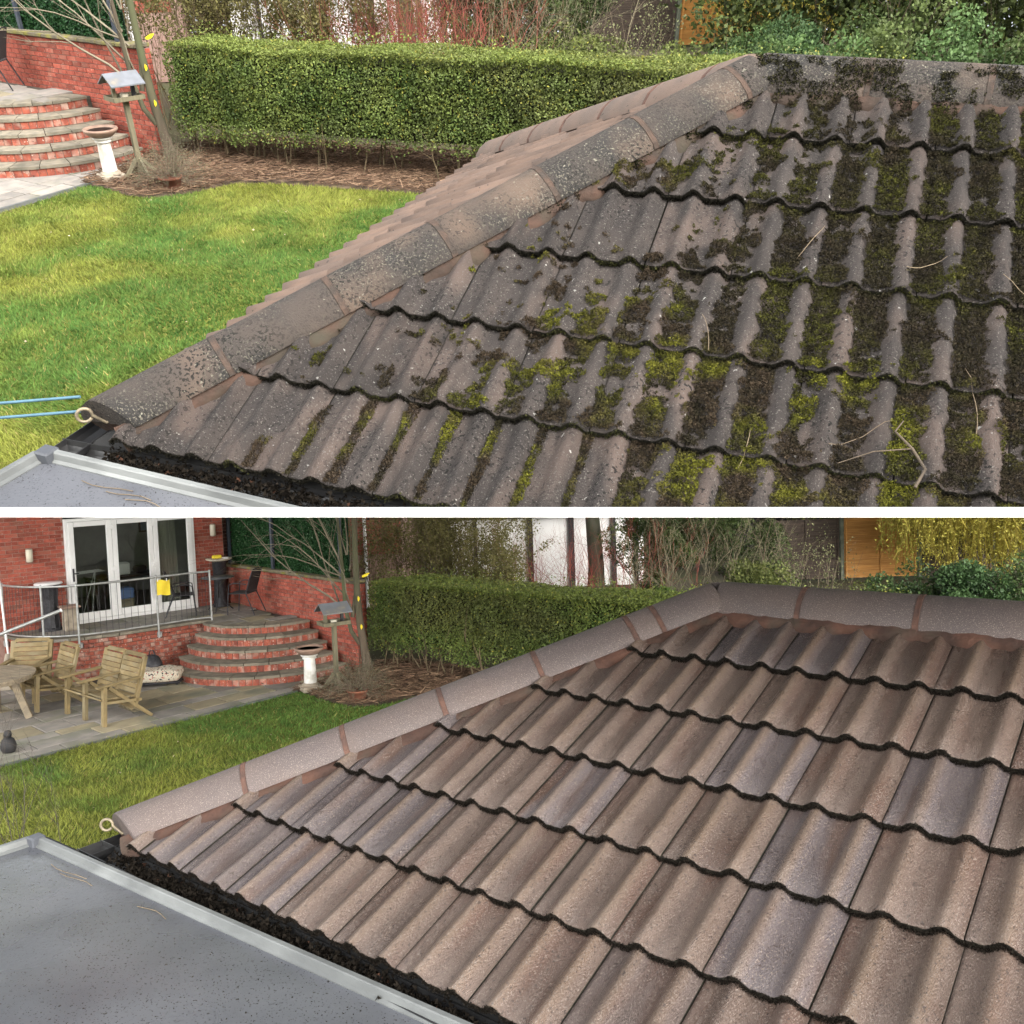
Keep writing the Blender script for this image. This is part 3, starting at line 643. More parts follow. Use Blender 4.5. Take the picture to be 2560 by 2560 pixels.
def lawn(poly, Wf, n, seed, bright):
    q = MB(); q.add([(x, y, .0) for x, y in poly], [tuple(range(len(poly)))]); o = tag(q.obj('lawn', m_turf), kind='structure'); o.matrix_world = Wf
    rg = np.random.RandomState(seed); xs = [p[0] for p in poly]; ys = [p[1] for p in poly]
    ym = min(ys); yx = max(ys)
    m = int(n * 1.9); x = rg.uniform(min(xs), max(xs), m); t = rg.rand(m); y = ym + (yx - ym) * t ** 1.25
    k = inpoly(x, y, poly); x, y = x[k][:n], y[k][:n]; N = len(x)
    dk = vn(x, y, .33, seed, 3); pt = vn(x + 40, y, 1.6, seed + 1, 3); fn = vn(x, y, 7, seed + 2, 2)
    h = (.026 + .03 * rg.rand(N)) * (.7 + .7 * dk) ; a = rg.uniform(0, 6.283, N); w = rg.uniform(.0045, .009, N)
    # blades lean in drifts
    ln = np.stack([rg.normal(0, .5, N) + (vn(x, y, 2, seed + 5, 2) - .5) * 1.6, rg.normal(0, .5, N) + (vn(x, y, 2, seed + 6, 2) - .5) * 1.6], 1) * h[:, None]
    B = np.stack([x, y, np.zeros(N)], 1); s = np.stack([np.cos(a), np.sin(a), a * 0], 1) * w[:, None]
    tip = B + np.concatenate([ln, h[:, None]], 1)
    V = np.stack([B - s, B + s, tip], 1).reshape(-1, 3)
    g = np.array([.125, .212, .045]); gd = np.array([.075, .165, .036]); ye = np.array([.285, .30, .060]); st = np.array([.34, .29, .10])
    mossy = np.clip((dk - .46) * 4.5 + (pt - .5) * 2.2 + bright, 0, 1)[:, None]
    C = lerp(lerp(g, gd, np.clip((fn - .3) * 1.5, 0, 1)[:, None]), ye, mossy * .85)
    d = rg.rand(N) < .05; C[d] = st; C *= rg.uniform(.6, 1.3, (N, 1)) * (.8 + .4 * vn(x, y, 5, seed + 11, 2))[:, None]
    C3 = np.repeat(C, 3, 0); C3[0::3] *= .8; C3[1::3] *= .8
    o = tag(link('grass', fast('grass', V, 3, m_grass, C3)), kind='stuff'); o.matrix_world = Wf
    # small pale fallen petals and leaves
    m = 90; x = rg.uniform(min(xs), max(xs), m * 3); y = rg.uniform(ym, yx, m * 3); k = inpoly(x, y, poly); x, y = x[k][:m], y[k][:m]
    V = leaf_verts(np.stack([x, y, np.full(len(x), .045)], 1), rg.uniform(.02, .045, len(x)), rg, up=2.0); C = np.array([.42, .36, .24]) * rg.uniform(.6, 1.3, (len(x), 1))
    o = tag(link('fallen_leaves', fast('fallen_leaves', V, 4, m_leaf, np.repeat(C, 4, 0))), kind='stuff'); o.matrix_world = Wf
def leaf_verts(P, s, rg, up=.0, bias=None, wid=.32):
    n = len(P); nrm = rg.normal(size=(n, 3)); nrm[:, 2] += up
    if bias is not None: nrm += np.array(bias)
    nrm /= np.linalg.norm(nrm, axis=1)[:, None]; d = np.cross(nrm, rg.normal(size=(n, 3))); d /= np.linalg.norm(d, axis=1)[:, None] + 1e-9; e = np.cross(nrm, d); s = np.asarray(s).reshape(-1, 1)
    return np.stack([P - d * s * .5, P + e * s * wid, P + d * s * .5 + nrm * s * .05, P - e * s * wid], 1).reshape(-1, 3)
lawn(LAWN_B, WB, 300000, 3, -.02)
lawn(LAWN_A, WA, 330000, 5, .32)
def bed(poly, Wf, seed, n):
    q = MB(); q.add([(x, y, .012) for x, y in poly], [tuple(range(len(poly)))]); o = tag(q.obj('flower_bed_soil', m_soil), kind='structure'); o.matrix_world = Wf
    rg = np.random.RandomState(seed); xs = [p[0] for p in poly]; ys = [p[1] for p in poly]
    x = rg.uniform(min(xs), max(xs), n * 3); y = rg.uniform(min(ys), max(ys), n * 3); k = inpoly(x, y, poly); x, y = x[k][:n], y[k][:n]; N = len(x)
    z = .02 + rg.exponential(.02, N) + .06 * vn(x, y, 1.5, seed, 2)
    L = rg.uniform(.04, .24, N) ** 1.0; a = rg.normal(.3, .7, N); el = rg.normal(0, .18, N); d = np.stack([np.cos(a) * np.cos(el), np.sin(a) * np.cos(el), np.sin(el)], 1) * L[:, None]
    s = np.cross(d, rg.normal(size=(N, 3))); s /= np.linalg.norm(s, axis=1)[:, None]; s *= rg.uniform(.0015, .006, (N, 1)); B = np.stack([x, y, z], 1)
    V = np.stack([B - d / 2 - s, B - d / 2 + s, B + d / 2 + s, B + d / 2 - s], 1).reshape(-1, 3)
    t = rg.rand(N, 1); C = np.where(t < .5, np.array([.19, .125, .08]), np.array([.115, .07, .046])) * rg.uniform(.5, 1.5, (N, 1))
    o = tag(link('leaf_litter', fast('leaf_litter', V, 4, m_twig, np.repeat(C, 4, 0))), kind='stuff'); o.matrix_world = Wf
bed([(-3.9, 15.6), (-3.55, 15.32), (-3.05, 14.75), (-2.6, 14.42), (-2.2, 14.5), (-1.75, 14.85), (-1.2, 14.75), (.4, 13.1), (2.0, 12.3), (4.5, 11.3), (5, 13), (1.5, 15), (-2.2, 17.6), (-3.0, 17.1), (-3.4, 16.3)], WB, 7, 17000)
bed([(-6.6, 14.55), (-6.42, 14.30), (-6.1, 14.15), (-5.6, 13.72), (-5.25, 13.62), (-4.7, 13.85), (-4.2, 14.35), (-3.6, 14.35), (-2.26, 14.0), (-1.5, 13.85), (1.5, 12.8), (5, 12.0), (5, 14), (0, 15.8), (-5, 17.4), (-5.9, 16.4), (-6.3, 15.5)], WA, 8, 24000)

# ------------------------------------------------------------------ bricks and paving helpers
BRICK = {}
def brick_mesh(L, D, H, m):
    k = (round(L, 3), round(D, 3), round(H, 3), m.name)
    if k not in BRICK:
        q = MB(); q.box((0, 0, 0), (L, D, H), 0, None, .004); BRICK[k] = q.mesh('brick', m)
    return BRICK[k]
def bricks(root, pts, z0, nc, matl, side=1, bl=.225, bh=.075, depth=.05, proud=.008, joint=.010, skip=None, maxn=300, order=None, name='brick', seed=1, half=False):
    """courses of bricks along a plan polyline; side=+1: proud to the right of travel"""
    pts = [Vector((p[0], p[1], 0)) for p in pts]; seg = [(b - a).length for a, b in zip(pts, pts[1:])]; tot = sum(seg); rg = random.Random(seed)
    def at(s):
        for (a, b, l) in zip(pts, pts[1:], seg):
            if s <= l or (b - pts[-1]).length < 1e-9: t = (b - a) / l; return a + t * s, t
            s -= l
    L = []
    for c in range(nc):
        z = z0 + (c + .5) * bh; s = -(bl / 2 if c % 2 else 0)
        while s < tot - .02:
            a, b = max(s, 0), min(s + bl, tot)
            if b - a > .04 and not (skip and skip((a + b) / 2, z)):
                p, t = at((a + b) / 2); nrm = Vector((t.y, -t.x, 0)) * side
                L.append((p + nrm * (proud - depth / 2 + rg.uniform(-.002, .003)) + Vector((0, 0, z)), math.atan2(t.y, t.x), b - a - joint))
            s += bl
    if order: L.sort(key=lambda e: order(e[0]))
    for (p, r, l) in L[:maxn]:
        full = abs(l - (bl - joint)) < .003
        o = link(name, brick_mesh(bl - joint, depth, bh - joint, matl), root, TR(p.x, p.y, p.z, r))
        if not full: o.scale.x = l / (bl - joint)
    if len(L) > maxn:
        q = MB()
        for (p, r, l) in L[maxn:]: q.box((0, 0, 0), (l, depth, bh - joint), 0, TR(p.x, p.y, p.z, r))
        tag(q.obj('far_bricks', matl, root), kind='stuff')
    return len(L)
def wallcore(root, pts, z0, z1, th, m, side=1, name='mortar_core'):
    """solid core behind the brick faces, on the left of the proud side"""
    q = MB(); n = len(pts); P = [Vector((p[0], p[1], 0)) for p in pts]; off = []
    for i, p in enumerate(P):
        t = (P[min(i + 1, n - 1)] - P[max(i - 1, 0)]).normalized(); off.append(p - Vector((t.y, -t.x, 0)) * side * th)
    for i in range(n - 1):
        q.prism([P[i], P[i + 1], off[i + 1], off[i]], z0, z1)
    return q.obj(name, m, root)
# ------------------------------------------------------------------ garden wall, steps, terrace, patio (garden coordinates, z = 0 at the lawn)
ZT = .82
WALL = [(-2.94, 16.95), (-4.2, 18.25), (-5.4, 19.5), (-6.62, 20.78)]
def circ(L, C, R):
    ax, ay, bx, by, cx, cy = *L, *C, *R
    d = 2 * (ax * (by - cy) + bx * (cy - ay) + cx * (ay - by))
    ux = ((ax * ax + ay * ay) * (by - cy) + (bx * bx + by * by) * (cy - ay) + (cx * cx + cy * cy) * (ay - by)) / d
    uy = ((ax * ax + ay * ay) * (cx - bx) + (bx * bx + by * by) * (ax - cx) + (cx * cx + cy * cy) * (bx - ax)) / d
    r = math.hypot(ax - ux, ay - uy); return (ux, uy), r, math.atan2(ay - uy, ax - ux), math.atan2(cy - uy, cx - ux)
def garden_wall(G, isA):
    where = 'above the curved steps of the upper garden' if isA else 'behind the bird table in the lower garden'
    root = empty('garden_wall', G @ TR(*WALL[0], 0), 'red brick garden wall with mossy stone coping, ' + where, 'wall')
    pts = [(p[0] - WALL[0][0], p[1] - WALL[0][1]) for p in WALL]
    wallcore(root, pts, 0, 1.62, .20, m_mortar, -1)
    if isA: order = lambda p: p.x * -.2 + p.y
    else: order = lambda p: p.y - .3 * p.z
    bricks(root, pts, .0, 21, m_brick, -1, maxn=300, order=order, seed=3, bh=.077)
    # end face
    t = (Vector(WALL[1]) - Vector(WALL[0])).normalized(); e = Vector((-t.y, t.x)) if False else Vector((t.y, -t.x))
    bricks(root, [(0 + .0, 0), (e.x * .21, e.y * .21)], 0, 21, m_brick, 1, bl=.11, bh=.077, maxn=60, seed=5)
    # coping stones
    P = [Vector((p[0], p[1], 0)) for p in pts]; tot = sum((b - a).length for a, b in zip(P, P[1:])); d = (P[-1] - P[0]).normalized(); n = int(tot / .45)
    nn = Vector((d.y, -d.x, 0)) * -1; rg = random.Random(2)
    for i in range(n):
        s = (i + .5) * tot / n; q = MB(); q.box((0, 0, 0), (tot / n - .008, .30, .055), 0, None, .008)
        c = d * s - nn * .075
        link('coping_stone', q.mesh('coping_stone', m_cope), root, TR(c.x, c.y, 1.66 + rg.uniform(-.003, .003), math.atan2(d.y, d.x) + rg.uniform(-.006, .006)))
    return root
m_cope = mat('mossy_coping', (.19, .16, .10), (.12, .105, .075), scale=7, rough=.9, bump=.4, c3=(.22, .20, .045), c3s=4, obj=.15)
def steps(G, isA):
    lo = ((-6.48, 17.03), (-4.47, 16.08), (-3.22, 16.96)); hi = ((-6.16, 18.01), (-4.80, 17.50), (-4.06, 17.93))
    base = (-5.0, 17.5)
    root = empty('curved_steps', G @ TR(*base, 0), 'five curved brick steps with stone treads ' + ('beside the birdbath of the upper garden' if isA else 'rising to the lower garden terrace'), 'steps')
    rise = ZT / 5; rg = random.Random(4)
    for i in range(5):
        f = i / 4; L, C, R = [tuple(lerp(a[k], b[k], f) - base[k] for k in (0, 1)) for a, b in zip(lo, hi)]
        c, r, a0, a1 = circ(L, C, R)
        if a0 > 0: a0 -= 2 * math.pi
        if a1 > 0: a1 -= 2 * math.pi
        if a0 > a1: a0, a1 = a1, a0
        arc = [(c[0] + r * math.cos(lerp(a0, a1, k / 24)), c[1] + r * math.sin(lerp(a0, a1, k / 24))) for k in range(25)]
        back = [(1.0 - .15 * i + .3, .75), (-1.1, .75)]
        q = MB(); q.prism([(x, y) for x, y in arc] + [(arc[-1][0] - .5, arc[-1][1] + .55), (arc[0][0] + .1, arc[0][1] + .6)], i * rise * .0, (i + 1) * rise - .045); q.obj('step_core', m_mortar, root)
        n = int(r * (a1 - a0) / .118)
        for k in range(n):
            a = lerp(a0, a1, (k + .5) / n); x, y = c[0] + (r - .018) * math.cos(a), c[1] + (r - .018) * math.sin(a)
            link('riser_brick', brick_mesh(r * (a1 - a0) / n - .009, .05, rise - .05, m_brickst), root, TR(x, y, (i + .5) * rise - .022, a + math.pi / 2 + rg.uniform(-.01, .01)))
        m = max(8, int(r * (a1 - a0) / .42)); dep = .40
        for k in range(m):
            b0, b1 = lerp(a0, a1, k / m) + .004, lerp(a0, a1, (k + 1) / m) - .004; q = MB(); out = []; inn = []
            for j in range(5):
                a = lerp(b0, b1, j / 4); ro = r + .028; ri = r - dep; out.append((c[0] + ro * math.cos(a), c[1] + ro * math.sin(a))); inn.append((c[0] + ri * math.cos(a), c[1] + ri * math.sin(a)))
            dz = rg.uniform(-.003, .003); q.prism(out + inn[::-1], (i + 1) * rise - .044 + dz, (i + 1) * rise + dz); q.obj('tread_slab', m_tread, root)
    return root
TEDGE = [(-10.6, 18.4), (-9.9, 17.55), (-9.4, 17.1), (-8.9, 16.85), (-8.45, 16.78), (-8.0, 16.88), (-7.5, 17.2), (-6.95, 17.68), (-6.45, 18.12), (-6.1, 18.30)]
HD = Vector((.751, .660, 0)); HN = Vector((.660, -.751, 0)); HP = Vector((-8.92, 18.23, 0))    # house wall: along, outward, foot of the door's left jamb
def slabs(root, poly, ang, z, rng, base=None, th=.04, szs=((.60, .60), (.60, .45), (.90, .60), (.45, .45), (.60, .30)), maxn=300, m=None, name='paving_slab', keep=None):
    """broken-coursed paving: rows of varied slabs, each a piece of its own"""
    ca, sa = math.cos(ang), math.sin(ang); xs = [p[0] * ca + p[1] * sa for p in poly]; ys = [-p[0] * sa + p[1] * ca for p in poly]
    y = min(ys); rg = random.Random(rng); n = 0; bx, by = base or (0, 0)
    while y < max(ys):
        h = rg.choice((.45, .60, .60, .30)); x = min(xs) - rg.random() * .5
        while x < max(xs):
            w = rg.choice((.45, .60, .60, .90)); cx, cy = (x + w / 2), (y + h / 2); X, Y = cx * ca - cy * sa, cx * sa + cy * ca
            cs = [(X, Y)] + [((cx + a * w * .42) * ca - (cy + b * h * .42) * sa, (cx + a * w * .42) * sa + (cy + b * h * .42) * ca) for a in (-1, 1) for b in (-1, 1)]
            k = inpoly(np.array([c[0] for c in cs]), np.array([c[1] for c in cs]), poly)
            if k.all() or (k.sum() >= 3 and keep):
                link(name, brick_mesh(w - .022, h - .022, th, m or m_stone), root, TR(X - bx, Y - by, z - th / 2 + rg.uniform(-.003, .003), ang + rg.uniform(-.004, .004))); n += 1
            x += w
        y += h
    return n
def terrace(G, isA):
    root = empty('raised_terrace', G @ TR(-7.0, 18.5, 0), 'raised stone terrace behind the curved steps of the upper garden' if isA else 'raised terrace with rounded brick front wall, below the patio doors', 'terrace'); root['kind'] = 'thing'
    b = (-7.0, 18.5); rel = lambda P: [(p[0] - b[0], p[1] - b[1]) for p in P]
    if isA:
        poly = [(-6.25, 18.2), (-5.9, 17.75), (-4.80, 17.62), (-4.15, 17.98), (-4.0, 18.05), (-6.5, 20.6), (-7.6, 19.6)]
    else:
        poly = TEDGE + [(-5.9, 17.9), (-4.80, 17.62), (-4.15, 17.98), (-6.5, 20.6), (-12, 17.5), (-11.5, 17)]
    q = MB(); q.prism(rel(poly), .60, ZT - .03); q.obj('terrace_base', m_joint, root)
    slabs(root, poly, math.atan2(HD.y, HD.x), ZT, 6, b, keep=True)
    if not isA:
        E = rel(TEDGE); wallcore(root, E, 0, ZT - .05, .15, m_mortar, 1)
        bricks(root, E, 0, 10, m_brickst, 1, maxn=300, order=lambda p: p.y, seed=8, bh=.0765, bl=.17)
        P = [Vector((p[0], p[1], 0)) for p in E]; rg = random.Random(8)
        for i in range(len(P) - 1):
            for h in (0, .5):
                a0, a1 = P[i].lerp(P[i + 1], h), P[i].lerp(P[i + 1], h + .5); d = (a1 - a0); nn = Vector((d.y, -d.x, 0)).normalized(); g = d.normalized() * .004
                q = MB(); q.prism([a0 + nn * .04 + g, a1 + nn * .04 - g, a1 - nn * .30 - g, a0 - nn * .30 + g], ZT - .045, ZT + .004 + rg.uniform(0, .003)); q.obj('edge_stone', m_tread, root)
    return root
def patio(G, isA):
    poly = [(-13.0, 5.8), (-3.86, 15.56), (-3.3, 16.2), (-3.1, 16.9), (-4.4, 17.0), (-6.5, 17.6), (-8.4, 17.2), (-10, 18), (-14, 19)]
    if isA: poly = [(-9.2, 9.85), (-3.86, 15.56), (-3.3, 16.2), (-3.1, 16.9), (-4.4, 17.0), (-7.6, 17.6), (-10, 16)]
    root = empty('patio', G @ TR(-6, 14, 0), 'x', 'patio'); del root['label']; del root['category']; root['kind'] = 'structure'
    b = (-6, 14); q = MB(); q.prism([(p[0] - b[0], p[1] - b[1]) for p in poly], -.06, -.012); q.obj('paving_joints', m_joint, root)
    e = Vector((9.14, 9.76, 0)).normalized()
    slabs(root, poly, math.atan2(e.y, e.x), .006, 12, b, keep=False)
    # steel edging strip between patio and lawn
    q = MB(); n = Vector((e.y, -e.x, 0)); P1 = Vector((-3.80 - b[0], 15.53 - b[1], 0)); P0 = P1 - e * (13 if not isA else 7.4)
    q.beam(P0 + n * .03 + Vector((0, 0, .005)), P1 + n * .03 + Vector((0, 0, .005)), .05, .05); q.obj('edging_strip', m_edge, root)
m_edge = mat('grey_edging', (.12, .125, .12), (.09, .095, .09), rough=.7, bump=.1)
for G, A in ((GB, False), (GA, True)):
    garden_wall(G, A); steps(G, A); terrace(G, A); patio(G, A)

# ------------------------------------------------------------------ birdbath, bird table, potted plant
m_bowl = mat('glazed_bowl', (.30, .20, .15), (.22, .145, .11), scale=8, rough=.6)
m_water = mat('bath_water', (.022, .016, .014), rough=.35, spec=.4)
def birdbath(G, label):
    r = empty('birdbath', G @ TR(-3.56, 15.58, .01), label, 'birdbath')
    q = MB(); q.box((0, 0, .045), (.34, .34, .09), 0, TR(0, 0, 0, .5), .012); q.lathe([(.15, .09), (.15, .11), (.125, .125), (.118, .14)], 28); q.obj('plinth', m_bathst, r)
    q = MB(); q.lathe([(.108, .14), (.105, .3), (.094, .53), (.096, .55)], 48, fl=lambda j, z: -.05 if j % 3 == 0 else 0.0); q.obj('fluted_column', m_paint, r)
    q = MB(); q.lathe([(.096, .55), (.118, .555), (.118, .575), (.104, .582), (.13, .60), (.145, .612), (.145, .63)], 28); q.obj('capital', m_paint, r)
    q = MB(); q.lathe([(.12, .63), (.16, .64), (.215, .68), (.245, .715), (.255, .735), (.245, .752), (.225, .752), (.205, .735), (.19, .722)], 32); q.obj('bowl', m_bowl, r)
    q = MB(); q.lathe([(.0, .7235), (.192, .7235)], 32); q.obj('water', m_water, r)
m_bathst = mat('stained_concrete', (.36, .31, .24), (.26, .22, .17), scale=8, rough=.9, bump=.3)
m_post = mat('green_tinged_timber', (.19, .165, .105), (.13, .12, .08), scale=6, stretch=(3, 3, .4), rough=.85, bump=.2)
def bird_table(G, label):
    r = empty('bird_table', G @ TR(-3.12, 15.62, .01, .55), label, 'bird table')
    q = MB(); q.box((0, 0, .56), (.075, .075, 1.12), 0, None, .006); q.obj('post', m_post, r)
    for k in range(4):
        a = k * math.pi / 2; q = MB(); q.beam((.04 * math.cos(a), .04 * math.sin(a), .28), (.26 * math.cos(a), .26 * math.sin(a), .02), .05, .035, 0, (-math.sin(a), math.cos(a), 0)); q.obj('brace', m_post, r)
        q = MB(); q.beam((.03 * math.cos(a), .03 * math.sin(a), .02), (.34 * math.cos(a), .34 * math.sin(a), .02), .055, .035, 0, (0, 0, 1)); q.obj('foot', m_post, r)
    q = MB(); q.box((0, 0, 1.13), (.46, .34, .02)); q.obj('tray', m_post, r)
    for (c, d) in (((0, .17, 1.155), (.48, .018, .06)), ((0, -.17, 1.155), (.48, .018, .06)), ((.235, 0, 1.155), (.018, .322, .06)), ((-.235, 0, 1.155), (.018, .322, .06))):
        q = MB(); q.box(c, d); q.obj('tray_rim', m_post, r)
    for sx in (-.15, .15):
        q = MB(); q.beam((sx, 0, 1.14), (sx, 0, 1.40), .05, .05); q.obj('upright', m_blackw if sx > 0 else m_post, r)
    q = MB(); q.lathe([(.05, 1.14), (.06, 1.18), (.06, 1.20)], 14); q.obj('feed_cup', m_cream, r)
    q = MB(); q.add([(-.18, -.15, 1.37), (-.18, .15, 1.37), (-.18, 0, 1.47), (-.165, -.15, 1.37), (-.165, .15, 1.37), (-.165, 0, 1.47)], [(0, 2, 1), (3, 4, 5), (0, 1, 4, 3), (1, 2, 5, 4), (2, 0, 3, 5)]); q.obj('gable', m_post, r)
    for sy in (-1, 1):
        q = MB(); q.beam((0, 0, 1.505), (0, sy * .225, 1.36), .52, .018, 0, (1, 0, 0)) if False else q.add([(-.26, 0, 1.50), (.26, 0, 1.50), (.26, sy * .23, 1.35), (-.26, sy * .23, 1.35), (-.26, 0, 1.482), (.26, 0, 1.482), (.26, sy * .23, 1.332), (-.26, sy * .23, 1.332)],
            [(0, 1, 2, 3), (7, 6, 5, 4), (0, 4, 5, 1), (2, 6, 7, 3), (1, 5, 6, 2), (0, 3, 7, 4)]); q.obj('roof_panel', m_slate, r)
def tubes_np(segs, rads, n=4):
    """segs (k,2,3) rads (k,2): n-sided frusta as quads"""
    segs = np.asarray(segs, float); rads = np.asarray(rads, float); d = segs[:, 1] - segs[:, 0]; d /= np.linalg.norm(d, axis=1)[:, None] + 1e-9
    a = np.where(np.abs(d[:, 2:3]) > .9, np.array([[1., 0, 0]]), np.array([[0, 0, 1.]])); x = np.cross(d, a); x /= np.linalg.norm(x, axis=1)[:, None]; y = np.cross(d, x); V = []
    ring = lambda e, j: segs[:, e] + (x * math.cos(2 * math.pi * j / n) + y * math.sin(2 * math.pi * j / n)) * rads[:, e:e + 1]
    for j in range(n): V.append(np.stack([ring(0, j), ring(0, j + 1), ring(1, j + 1), ring(1, j)], 1))
    return np.stack(V, 1).reshape(-1, 3)
def grow(rg, p, d, L, r, lev, out, tips, nseg=5, wig=.16, grav=.0, kids=(3, 5), shrink=.62, spread=.7):
    p = np.array(p, float); d = np.array(d, float); d /= np.linalg.norm(d); pts = [p.copy()]; rs = [r]
    for i in range(nseg):
        d = d + rg.normal(0, wig, 3); d[2] += grav; d /= np.linalg.norm(d); p = p + d * L / nseg; pts.append(p.copy()); rs.append(r * (1 - .75 * (i + 1) / nseg))
    for i in range(nseg): out.append((pts[i], pts[i + 1], rs[i], rs[i + 1]))
    tips.append(pts[-1])
    if lev > 0:
        for k in range(rg.randint(kids[0], kids[1] + 1)):
            t = rg.uniform(.3, .98); i = min(int(t * nseg), nseg - 1); q = pts[i] + (pts[i + 1] - pts[i]) * (t * nseg - i); dd = pts[i + 1] - pts[i]; dd /= np.linalg.norm(dd)
            e = rg.normal(size=3); e -= dd * (e @ dd); e /= np.linalg.norm(e); grow(rg, q, dd + e * spread, L * shrink * rg.uniform(.7, 1.2), max(rs[i] * .55, .0018), lev - 1, out, tips, nseg, wig, grav, kids, shrink, spread)
        return
def twig_obj(name, out, col, parent, rg, n=4, jit=.25):
    S_ = np.array([[a, b] for a, b, _, _ in out]); R_ = np.array([[a, b] for _, _, a, b in out]); V = tubes_np(S_, R_, n)
    C = np.array(col)[None, :] * rg.uniform(1 - jit, 1 + jit, (len(out), 1)); return link(name, fast(name, V, 4, m_twig, np.repeat(C, 4 * n, 0)), parent)
def potted(G, label):
    r = empty('potted_shrub', G @ TR(-2.62, 14.80, .01), label, 'plant'); rg = np.random.RandomState(12)
    q = MB(); q.lathe([(.12, 0), (.165, .16), (.178, .16), (.178, .19), (.155, .19), (.145, .16)], 22); q.obj('pot', m_terra, r)
    out = []; tips = []
    for k in range(110):
        a = rg.uniform(0, 6.28); e = rg.uniform(-.1, 1.3); grow(rg, (.06 * math.cos(a), .06 * math.sin(a), .2), (math.cos(a) * math.cos(e), math.sin(a) * math.cos(e), math.sin(e)), rg.uniform(.3, .55), .004, 1, out, tips, 4, .2, 0, (3, 5), .5, .6)
    twig_obj('stems', out, (.15, .115, .085), r, rg, 3)
    P = np.array(tips); P = np.concatenate([P + rg.normal(0, .035, P.shape) for _ in range(7)]); C = np.array([.13, .125, .075]) * rg.uniform(.6, 1.3, (len(P), 1))
    link('foliage', fast('foliage', leaf_verts(P, rg.uniform(.015, .03, len(P)), rg, wid=.2), 4, m_leaf, np.repeat(C, 4, 0)), r)
def sapling(G, label):
    r = empty('bare_tree', G @ TR(-2.80, 16.72, 0), label, 'tree'); rg = np.random.RandomState(21)
    trunk = [(.06, 0, 0), (.0, .0, .45), (-.06, 0, .95), (-.09, .02, 1.5), (-.10, .05, 2.3), (-.10, .08, 3.6)]
    q = MB(); q.tube(trunk, [.10, .075, .068, .06, .05, .03], 10); q.tube([(-.08, 0, .55), (-.22, -.04, .8), (-.30, -.05, 1.2), (-.34, .0, 2.0), (-.42, .05, 3.5)], [.045, .042, .038, .032, .018], 8); q.tube([(-.19, .0, 1.05), (-.10, .05, 1.6), (-.08, .1, 2.4), (-.02, .1, 3.5)], [.04, .034, .028, .016], 8); q.obj('trunk', m_bark, r)
    out = []; tips = []
    for (p, d, L, rad) in (((-.28, -.05, 1.15), (-.9, .1, .75), 2.6, .022), ((-.24, 0, 1.7), (-.75, .1, .9), 2.2, .02), ((-.26, 0, 1.4), (-.55, .0, 1.0), 2.0, .018), ((-.30, 0, 1.9), (-.6, .1, 1.), 2.0, .018), ((-.25, 0, 2.2), (-.35, 0, 1), 1.6, .014),
        ((-.26, .05, 1.0), (-.5, 0, 1.2), 2.2, .02), ((-.2, 0, 1.2), (-.25, -.1, 1), 1.9, .016), ((-.22, .05, 1.9), (.2, 0, 1), 1.3, .012), ((-.33, 0, 1.8), (-1, -.1, .5), 1.9, .014), ((-.24, .03, 2.2), (-.15, .1, 1), 1.5, .014)):
        grow(rg, p, d, L, rad, 2, out, tips, 6, .10, .0, (3, 5), .42, .55)
    twig_obj('branches', out, (.19, .165, .12), r, rg, 4)
    for k, (x, z) in enumerate(((.10, 1.83), (-.05, 1.40), (-.02, .88))):
        q = MB(); V = [(x + .02 * math.cos(a), -.09, z + (.045 if k != 0 else .035) * math.sin(a) * (1 + .3 * math.cos(3 * a))) for a in [i * math.pi / 5 for i in range(10)]]
        if k == 0: V = [(x + .07 * math.cos(a) * (1 + .2 * math.sin(3 * a)), -.09, z + .03 * math.sin(a) + .03 * math.cos(a)) for a in [i * math.pi / 5 for i in range(10)]]
        q.add(V + [(v[0] * .99, v[1] + .008, v[2]) for v in V], [tuple(range(10)), tuple(range(10, 20))[::-1]] + [(i, 10 + i, 10 + (i + 1) % 10, (i + 1) % 10) for i in range(10)]); q.obj('yellow_flower', m_yellow, r)
for G, s in ((GB, 'of the lower garden'), (GA, 'of the upper garden')):
    birdbath(G, 'white fluted birdbath with brown bowl beside the curved steps ' + s)
    bird_table(G, 'wooden bird table with grey pitched roof beside the birdbath ' + s)
    potted(G, 'dry grey shrub in terracotta pot at the lawn edge ' + s)
    sapling(G, 'bare young tree with yellow flowers tied on, at the wall end ' + s)
# ------------------------------------------------------------------ house with patio doors (lower garden)
def hp(s, o=0.0, z=0.0):
    """point: s along the house wall from the door's left jamb, o outward"""
    p = HP + HD * s + HN * o; return Vector((p.x, p.y, z))
HA = math.atan2(HD.y, HD.x)
house = empty('brick_house', TR(HP.x, HP.y, 0, HA), 'red brick house with white glazed patio doors above the terrace', 'house')
# local: x along wall, -y outward
DW, DH = 2.62, 2.12
q = MB(); q.box((-2.0, .16, 2.2), (4.0, .28, 4.4)); q.box((DW + .34, .16, 2.2), (.68, .28, 4.4)); q.box((DW / 2, .16, ZT + DH + .75), (DW, .28, 1.4)); q.box((DW / 2, .16, ZT / 2 - .02), (DW, .28, ZT - .04)); q.obj('mortar_wall', m_mortarp, house)
bricks(house, [(-1.95, .02), (0, .02)], ZT + .0, 30, m_brick, 1, bh=.0765, maxn=190, order=lambda p: -p.x + abs(p.z - 2) * .2, seed=31)
bricks(house, [(DW, .02), (DW + .675, .02)], ZT, 28, m_brick, 1, bh=.0765, maxn=110, seed=33)
ret = empty('side_wall', TR(*hp(DW + .68, -.22)[:2], 0, HA), 'dark brick side wall set back beside the patio doors', 'wall'); ret['kind'] = 'thing'
